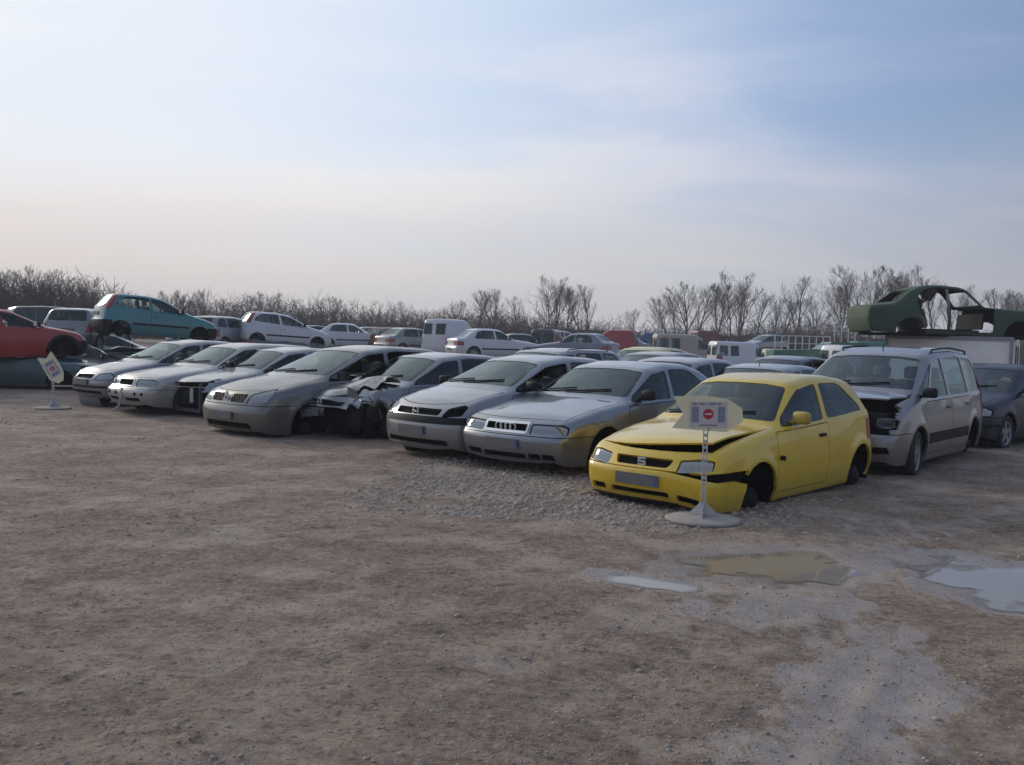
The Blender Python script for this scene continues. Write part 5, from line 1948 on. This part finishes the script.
def sign(name, label, loc, yaw, hgt, roll, plate_c, poster=True):
    t_ = thing(name, label, 'sign', loc, (0, 0, yaw), 'no entry signs on posts closing off the row')
    bs = MB().lathe([(.30, -.02), (.335, .0), (.34, .016), (.31, .028), (.02, .045), (.002, .045)], 36, 'z')
    bs.build('base_disc', CONC, t_, True)
    for k_ in range(3):
        a = 2 * PI * k_ / 3 + .4
        g_ = MB().prism([(.02, .045), (.15, .045), (.03, .16), (.02, .16)], -.006, .006, 'y')
        g_.build('gusset', POSTW, t_, False, None, (0, 0, a))
    # slotted upright: two flanges joined between the slots
    n_ = int((hgt - .05) / .055)
    ps = MB()
    for sg in (-1, 1):
        ps.box((sg * .0175, 0, .05 + (hgt - .05) / 2), (.011, .030, hgt - .05))
    for k_ in range(n_ + 1):
        ps.box((0, -.0, .055 + k_ * .055), (.024, .026, .024))
    ps.build('slotted_post', POSTW, t_)
    e = bpy.data.objects.new('sign_plate', None)
    pl = [(-.31, .155), (-.02, .16), (.16, .135), (.29, .055), (.30, -.06), (.16, -.16), (-.03, -.15), (-.325, -.13), (-.23, 0.0)]
    pb = MB().prism(pl, -.006, .006, 'y').build('sign_plate', SIGNY, t_, False, plate_c, (0, roll, 0))
    bpy.data.objects.remove(e)
    if poster:
        MB().box((-.005, -.009, -.005), (.33, .004, .235)).build('poster', PAPER, pb)
        MB().lathe([(.046, 0), (.046, -.003), (.001, -.003)], 24, 'y', (-.005, -.012, .0)).build('no_entry_disc', REDS, pb)
        MB().box((-.005, -.0165, .0), (.062, .002, .016)).build('no_entry_bar', PAPER, pb)
        for sg in (-1, 1):
            MB().box((-.005 + sg * .115, -.0125, -.005), (.062, .003, .14)).build('picture', INKB, pb)
        x_ = -.15
        for wl in (.05, .06, .018, .07, .04):
            MB().box((x_ + wl / 2, -.0125, .09), (wl - .008, .002, .014)).build('lettering', INK, pb)
            x_ += wl + .006
        MB().box((-.005, -.0125, -.10), (.16, .002, .010)).build('lettering', INK, pb)
        MB().lathe([(.008, 0), (.008, -.006), (.001, -.006)], 8, 'y', (.0, -.008, -.135)).build('bolt', TRIMG, pb)
    return t_


sz = place(1.75, 8.68)
sign('no_entry_sign', 'pale yellow arrow shaped no entry sign on slotted post before the yellow hatchback', sz, R(-8), .95, R(-1.5), (.02, -.032, .965))
sign('tilted_sign', 'tilted pale yellow sign on a round base at the far end of the row', place(-9.0, 19.0), R(10), .62, R(58), (0, -.03, .78))

# cord slung between the two signs
a0, a1 = Vector(place(-9.0, 19.0)) + Vector((0, 0, .95)), Vector(place(1.75, 8.68)) + Vector((0, 0, .62))
a1 = Vector((-2.95, 14.75, .56))
knots = [a0, Vector((-7.3, 18.6, .64)), Vector((-5.1, 16.4, .64)), a1]
pts = []
for k_ in range(len(knots) - 1):
    for j in range(8):
        f_ = j / 8
        pts.append(knots[k_].lerp(knots[k_ + 1], f_) - Vector((0, 0, .05 * 4 * f_ * (1 - f_))))
pts.append(a1)
tag(MB().tube(pts, .004, 4).build('cord', simple('grey_cord', (.25, .25, .24), .8)), 'thin grey cord slung from the tilted sign to the crashed hatchback', 'cord')

# ------------------------------------------------------------------ bare trees and scrub
BARK = simple('grey_brown_bark', (.125, .110, .102), .95, 0, .3, 5)
TWIG = simple('brown_twigs', (.088, .072, .064), .95, 0, .3, 3)
TWIG2 = simple('ochre_twigs', (.105, .083, .060), .95, 0, .3, 3)


def seg_mesh(name, P0, P1, R0, R1, mat):
    P0 = np.array(P0); P1 = np.array(P1); R0 = np.array(R0)[:, None]; R1 = np.array(R1)[:, None]
    d = P1 - P0
    d /= np.linalg.norm(d, axis=1)[:, None] + 1e-9
    a = np.cross(d, np.array([.31, .95, .05])); a /= np.linalg.norm(a, axis=1)[:, None] + 1e-9
    b = np.cross(d, a)
    n = len(P0)
    V = np.empty((n, 6, 3))
    for k_ in range(3):
        c_, s_ = math.cos(2 * PI * k_ / 3), math.sin(2 * PI * k_ / 3)
        V[:, k_] = P0 + (a * c_ + b * s_) * R0
        V[:, k_ + 3] = P1 + (a * c_ + b * s_) * R1
    F = np.array([(0, 1, 4, 3), (1, 2, 5, 4), (2, 0, 3, 5)])
    F = (F[None] + (np.arange(n) * 6)[:, None, None]).reshape(-1, 4)
    me = bpy.data.meshes.new(name)
    me.vertices.add(n * 6); me.vertices.foreach_set('co', V.ravel())
    me.loops.add(F.size); me.loops.foreach_set('vertex_index', F.ravel())
    me.polygons.add(len(F)); me.polygons.foreach_set('loop_start', np.arange(len(F)) * 4)
    me.polygons.foreach_set('use_smooth', np.ones(len(F), bool))
    me.update(calc_edges=True)
    me.materials.append(mat)
    return me


def grow(seed, H, style):
    """bare tree: returns trunk/limb segments and twig segments"""
    r_ = random.Random(seed)
    limb = ([], [], [], []); twig = ([], [], [], [])

    def put(S_, a, b, ra, rb):
        S_[0].append(tuple(a)); S_[1].append(tuple(b)); S_[2].append(ra); S_[3].append(rb)

    def branch(p, d, ln, rad, lev):
        n = 7 if lev == 0 else (4 if lev < 3 else 3)
        q = p.copy()
        wob = (.09, .10, .13, .16, .2)[lev]
        for i in range(n):
            d = (d + Vector((r_.gauss(0, wob), r_.gauss(0, wob), r_.gauss(.07, .05)))).normalized()
            q2 = q + d * ln / n
            ra = rad * (1 - .80 * i / n); rb = rad * (1 - .80 * (i + 1) / n)
            put(limb if lev < 2 else twig, q, q2, max(ra, .0065), max(rb, .0045))
            q = q2
            if lev < 4:
                first = 2 if lev == 0 else 0
                k_ = 0 if i < first else {0: 2, 1: 2, 2: 1, 3: 1}[lev]
                rest = ln * (1 - (i + 1) / n)
                for _ in range(k_):
                    az = r_.uniform(0, 2 * PI)
                    sp_ = r_.uniform(.35, .80) if style != 'poplar' else r_.uniform(.22, .50)
                    side = Vector((math.cos(az), math.sin(az), 0))
                    side = (side - d * side.dot(d)).normalized()
                    nd = (d * math.cos(sp_) + side * math.sin(sp_) + Vector((0, 0, .10))).normalized()
                    ln2 = (rest * .75 + ln * .16) * r_.uniform(.65, 1.05) if lev < 2 else ln * r_.uniform(.35, .6)
                    branch(q, nd, ln2, max(rb * .6, .006), lev + 1)
    stems = 1 if style == 'single' else (3 if style == 'multi' else 2)
    for k_ in range(stems):
        az = 2 * PI * k_ / stems + r_.uniform(-.5, .5)
        lean = 0.04 if stems == 1 else r_.uniform(.10, .32)
        d = Vector((math.cos(az) * lean, math.sin(az) * lean, 1)).normalized()
        branch(Vector((.05 * math.cos(az), .05 * math.sin(az), -.1)), d, H * r_.uniform(.80, .95), H * (.016 if stems > 1 else .020), 0)
    return limb, twig


TREES = []
for i, (st, hh) in enumerate([('multi', 8.5), ('multi', 8), ('single', 9.5), ('poplar', 8.5), ('single', 8)]):
    lb, tw = grow(40 + i, hh, st)
    TREES.append((seg_mesh('trunk', *lb, BARK), seg_mesh('crown', *tw, TWIG)))

TL = [  # u, v_top, Y, kind, label
    (553, 276, 92, 0, 'tall bare tree left of the gap behind the red van'),
    (590, 284, 96, 3, 'slim bare tree just right of the tall tree behind the red van'),
    (497, 288, 88, 3, 'slim bare tree above the long white saloon'),
    (480, 293, 94, 4, 'thin bare sapling left of the slim tree above the white saloon'),
    (692, 281, 84, 1, 'broad bare tree above the beige van'),
    (738, 272, 82, 0, 'largest bare tree standing above the white crew van'),
    (717, 284, 90, 3, 'slim bare tree between the two broad trees behind the crew van'),
    (797, 276, 80, 2, 'single stemmed bare tree above the green machine railings'),
    (820, 296, 92, 4, 'low bare tree right of the single stemmed tree'),
    (660, 306, 100, 4, 'small bare tree left of the broad tree above the beige van'),
    (632, 308, 108, 4, 'small far bare tree above the pale yellow roof'),
    (868, 266, 74, 1, 'broad bare tree left behind the green car shell'),
    (905, 264, 72, 0, 'broad bare tree directly behind the green car shell'),
    (845, 282, 84, 3, 'slim bare tree left of the trees behind the green shell'),
    (935, 276, 82, 3, 'slim bare tree seen through the open green car shell'),
    (1003, 288, 88, 4, 'bare tree right of the green car shell'),
    (1022, 290, 84, 1, 'bare tree at the right photograph edge'),
    (455, 299, 90, 4, 'small bare tree behind the white box van'),
    (38, 266, 66, 1, 'broad bare tree rising from the hedge above the red hatchback'),
    (88, 276, 68, 0, 'bare tree in the hedge above the black people carrier'),
    (8, 268, 64, 4, 'bare tree at the left photograph edge'),
    (205, 288, 84, 4, 'bare tree behind the grey hatchback tail'),
    (178, 290, 82, 1, 'bare tree above the teal green hatchback hood'),
    (520, 296, 104, 2, 'bare tree right of the slim trees above the long white saloon'),
    (571, 288, 110, 4, 'far bare tree between the tall and the slim tree behind the red van'),
    (676, 296, 104, 3, 'far bare tree just left of the broad tree above the beige van'),
    (757, 292, 98, 4, 'bare tree right of the largest tree above the crew van'),
    (775, 298, 104, 3, 'far slim tree left of the single stemmed tree by the railings'),
    (335, 296, 100, 4, 'bare tree in the wood above the white boxy saloon'),
    (262, 291, 98, 1, 'broad bare tree in the wood above the white hatchback'),
    (405, 301, 102, 2, 'bare tree in the wood left of the white box van'),
    (962, 284, 96, 0, 'broad bare tree right behind the green car shell windscreen'),
]
for i, (u, vt, Y, k_, lbl) in enumerate(TL):
    q_ = pix(u, vt, Y=Y)
    g = float(gz([q_.x], [Y])[0])
    h_real = max(v.co.z for v in TREES[k_][1].vertices) if i < 0 else TREES[k_][1]
    tm, cm = TREES[k_]
    co = np.empty(len(cm.vertices) * 3); cm.vertices.foreach_get('co', co)
    zt_ = np.percentile(co[2::3], 99.5)
    s_ = (q_.z - g) / zt_
    tr = thing('bare_tree', lbl, 'tree', (q_.x, Y, g - .05), (0, 0, random.uniform(0, 6)), 'bare winter trees behind the yard')
    tr.scale = (s_, s_, s_)
    for nm_, mm in (('trunk', tm), ('crown', cm)):
        o_ = bpy.data.objects.new(nm_, mm)
        C.objects.link(o_)
        o_.parent = tr


def scrub(name, label, spots, mat, seed):
    r_ = np.random.default_rng(seed)
    sp_ = np.repeat(np.array([q[:4] for q in spots]), [q[4] for q in spots], axis=0)
    n = len(sp_)
    h, wd = sp_[:, 2], sp_[:, 3]
    g = gz(sp_[:, 0], sp_[:, 1])
    p_ = np.stack([sp_[:, 0] + r_.normal(0, 1, n) * wd * .5, sp_[:, 1] + r_.normal(0, 1, n) * wd * .5, g], 1)

    def unit(a_):
        return a_ / np.linalg.norm(a_, axis=1)[:, None]
    d = unit(np.stack([r_.normal(0, .42, n), r_.normal(0, .42, n), np.ones(n)], 1))
    ln = h * r_.uniform(.55, 1.0, n)
    P0, P1, R0, R1 = [], [], [], []
    for s_ in range(3):
        d2 = unit(d + r_.normal(0, .22, (n, 3)))
        e_ = p_ + d2 * ln[:, None] / 3
        P0.append(p_); P1.append(e_); R0.append(np.full(n, .024 * (1 - s_ * .28))); R1.append(np.full(n, .024 * (.72 - s_ * .26)))
        for _k in range(4):
            b_ = p_ + (e_ - p_) * r_.uniform(.2, 1, (n, 1))
            t2 = d2 * .55 + r_.normal(0, .6, (n, 3))
            t2[:, 2] = t2[:, 2] * .8 + .15
            t2 = unit(t2)
            P0.append(b_); P1.append(b_ + t2 * (ln * r_.uniform(.10, .26, n))[:, None]); R0.append(np.full(n, .017)); R1.append(np.full(n, .008))
        p_ = e_
    P0, P1, R0, R1 = np.concatenate(P0), np.concatenate(P1), np.concatenate(R0), np.concatenate(R1)
    me = seg_mesh(name, P0, P1, R0, R1, mat)
    ob = bpy.data.objects.new(name, me)
    C.objects.link(ob)
    kind(ob, 'stuff', label, 'scrub')
    return ob


def top_of(u):
    us = [-80, 0, 60, 110, 130, 200, 300, 420, 470, 540, 600, 640, 700, 760, 790, 850, 880, 960, 1100]
    vs = [264, 270, 268, 282, 297, 291, 295, 305, 303, 306, 309, 314, 312, 309, 305, 305, 318, 322, 316]
    return np.interp(u, us, vs)


sp1, sp2 = [], []
for u in np.arange(-110, 1130, 5.0):
    left = u < 125
    for _ in range(3):
        Y = (random.uniform(62, 72) if left else random.uniform(86, 104))
        uu = u + random.uniform(-4, 4)
        q_ = pix(uu, top_of(uu) + random.uniform(-3, 12), Y=Y)
        h = q_.z - .55
        (sp1 if random.random() < .7 else sp2).append((q_.x, Y, max(h, 1.2), .9 if left else 1.2, 13))
scrub('brown_scrub', 'dense leafless brown thicket along the back of the yard', sp1, TWIG, 3)
scrub('ochre_scrub', 'ochre tinged leafless brushwood mixed into the back thicket', sp2, TWIG2, 4)
# wooded rise behind the thicket so that the far edge of the yard closes
hx = np.arange(-215, 235, 2.5)
vs, fs = [], []
for i, x in enumerate(hx):
    zt_ = 3.0 + 1.2 * float(vnoise(np.array([x]), np.array([3.]), .03, 2)[0]) + .5 * float(vnoise(np.array([x]), np.array([9.]), .16, 5)[0])
    for (y, z) in ((104, -.5), (108, zt_ * .55), (114, zt_ * .9), (130, zt_), (170, -1)):
        vs.append((x, y + 3 * float(vnoise(np.array([x]), np.array([y]), .08, 4)[0]), z))
for i in range(len(hx) - 1):
    for k_ in range(4):
        fs.append((i * 5 + k_, (i + 1) * 5 + k_, (i + 1) * 5 + k_ + 1, i * 5 + k_ + 1))
kind(mesh_obj('hill', vs, fs, simple('dark_brush_hillside', (.060, .048, .042), .95, 0, .5, 1.5)), 'structure')

# ------------------------------------------------------------------ winter haze
hz_m = bpy.data.materials.new('winter_haze')
hz_m.use_nodes = True
ht_ = hz_m.node_tree
ht_.nodes.clear()
ho_ = node(ht_, 'ShaderNodeOutputMaterial')
pv = node(ht_, 'ShaderNodeVolumePrincipled')
pv.inputs['Color'].default_value = (.92, .93, .96, 1)
pv.inputs['Density'].default_value = 0.0014
L(ht_, pv.outputs[0], ho_.inputs['Volume'])
hb_ = MB().box((10, 80, 7.0), (760, 620, 17.0)).build('haze', hz_m)
kind(hb_, 'stuff', 'thin pale winter haze hanging over the yard', 'haze')
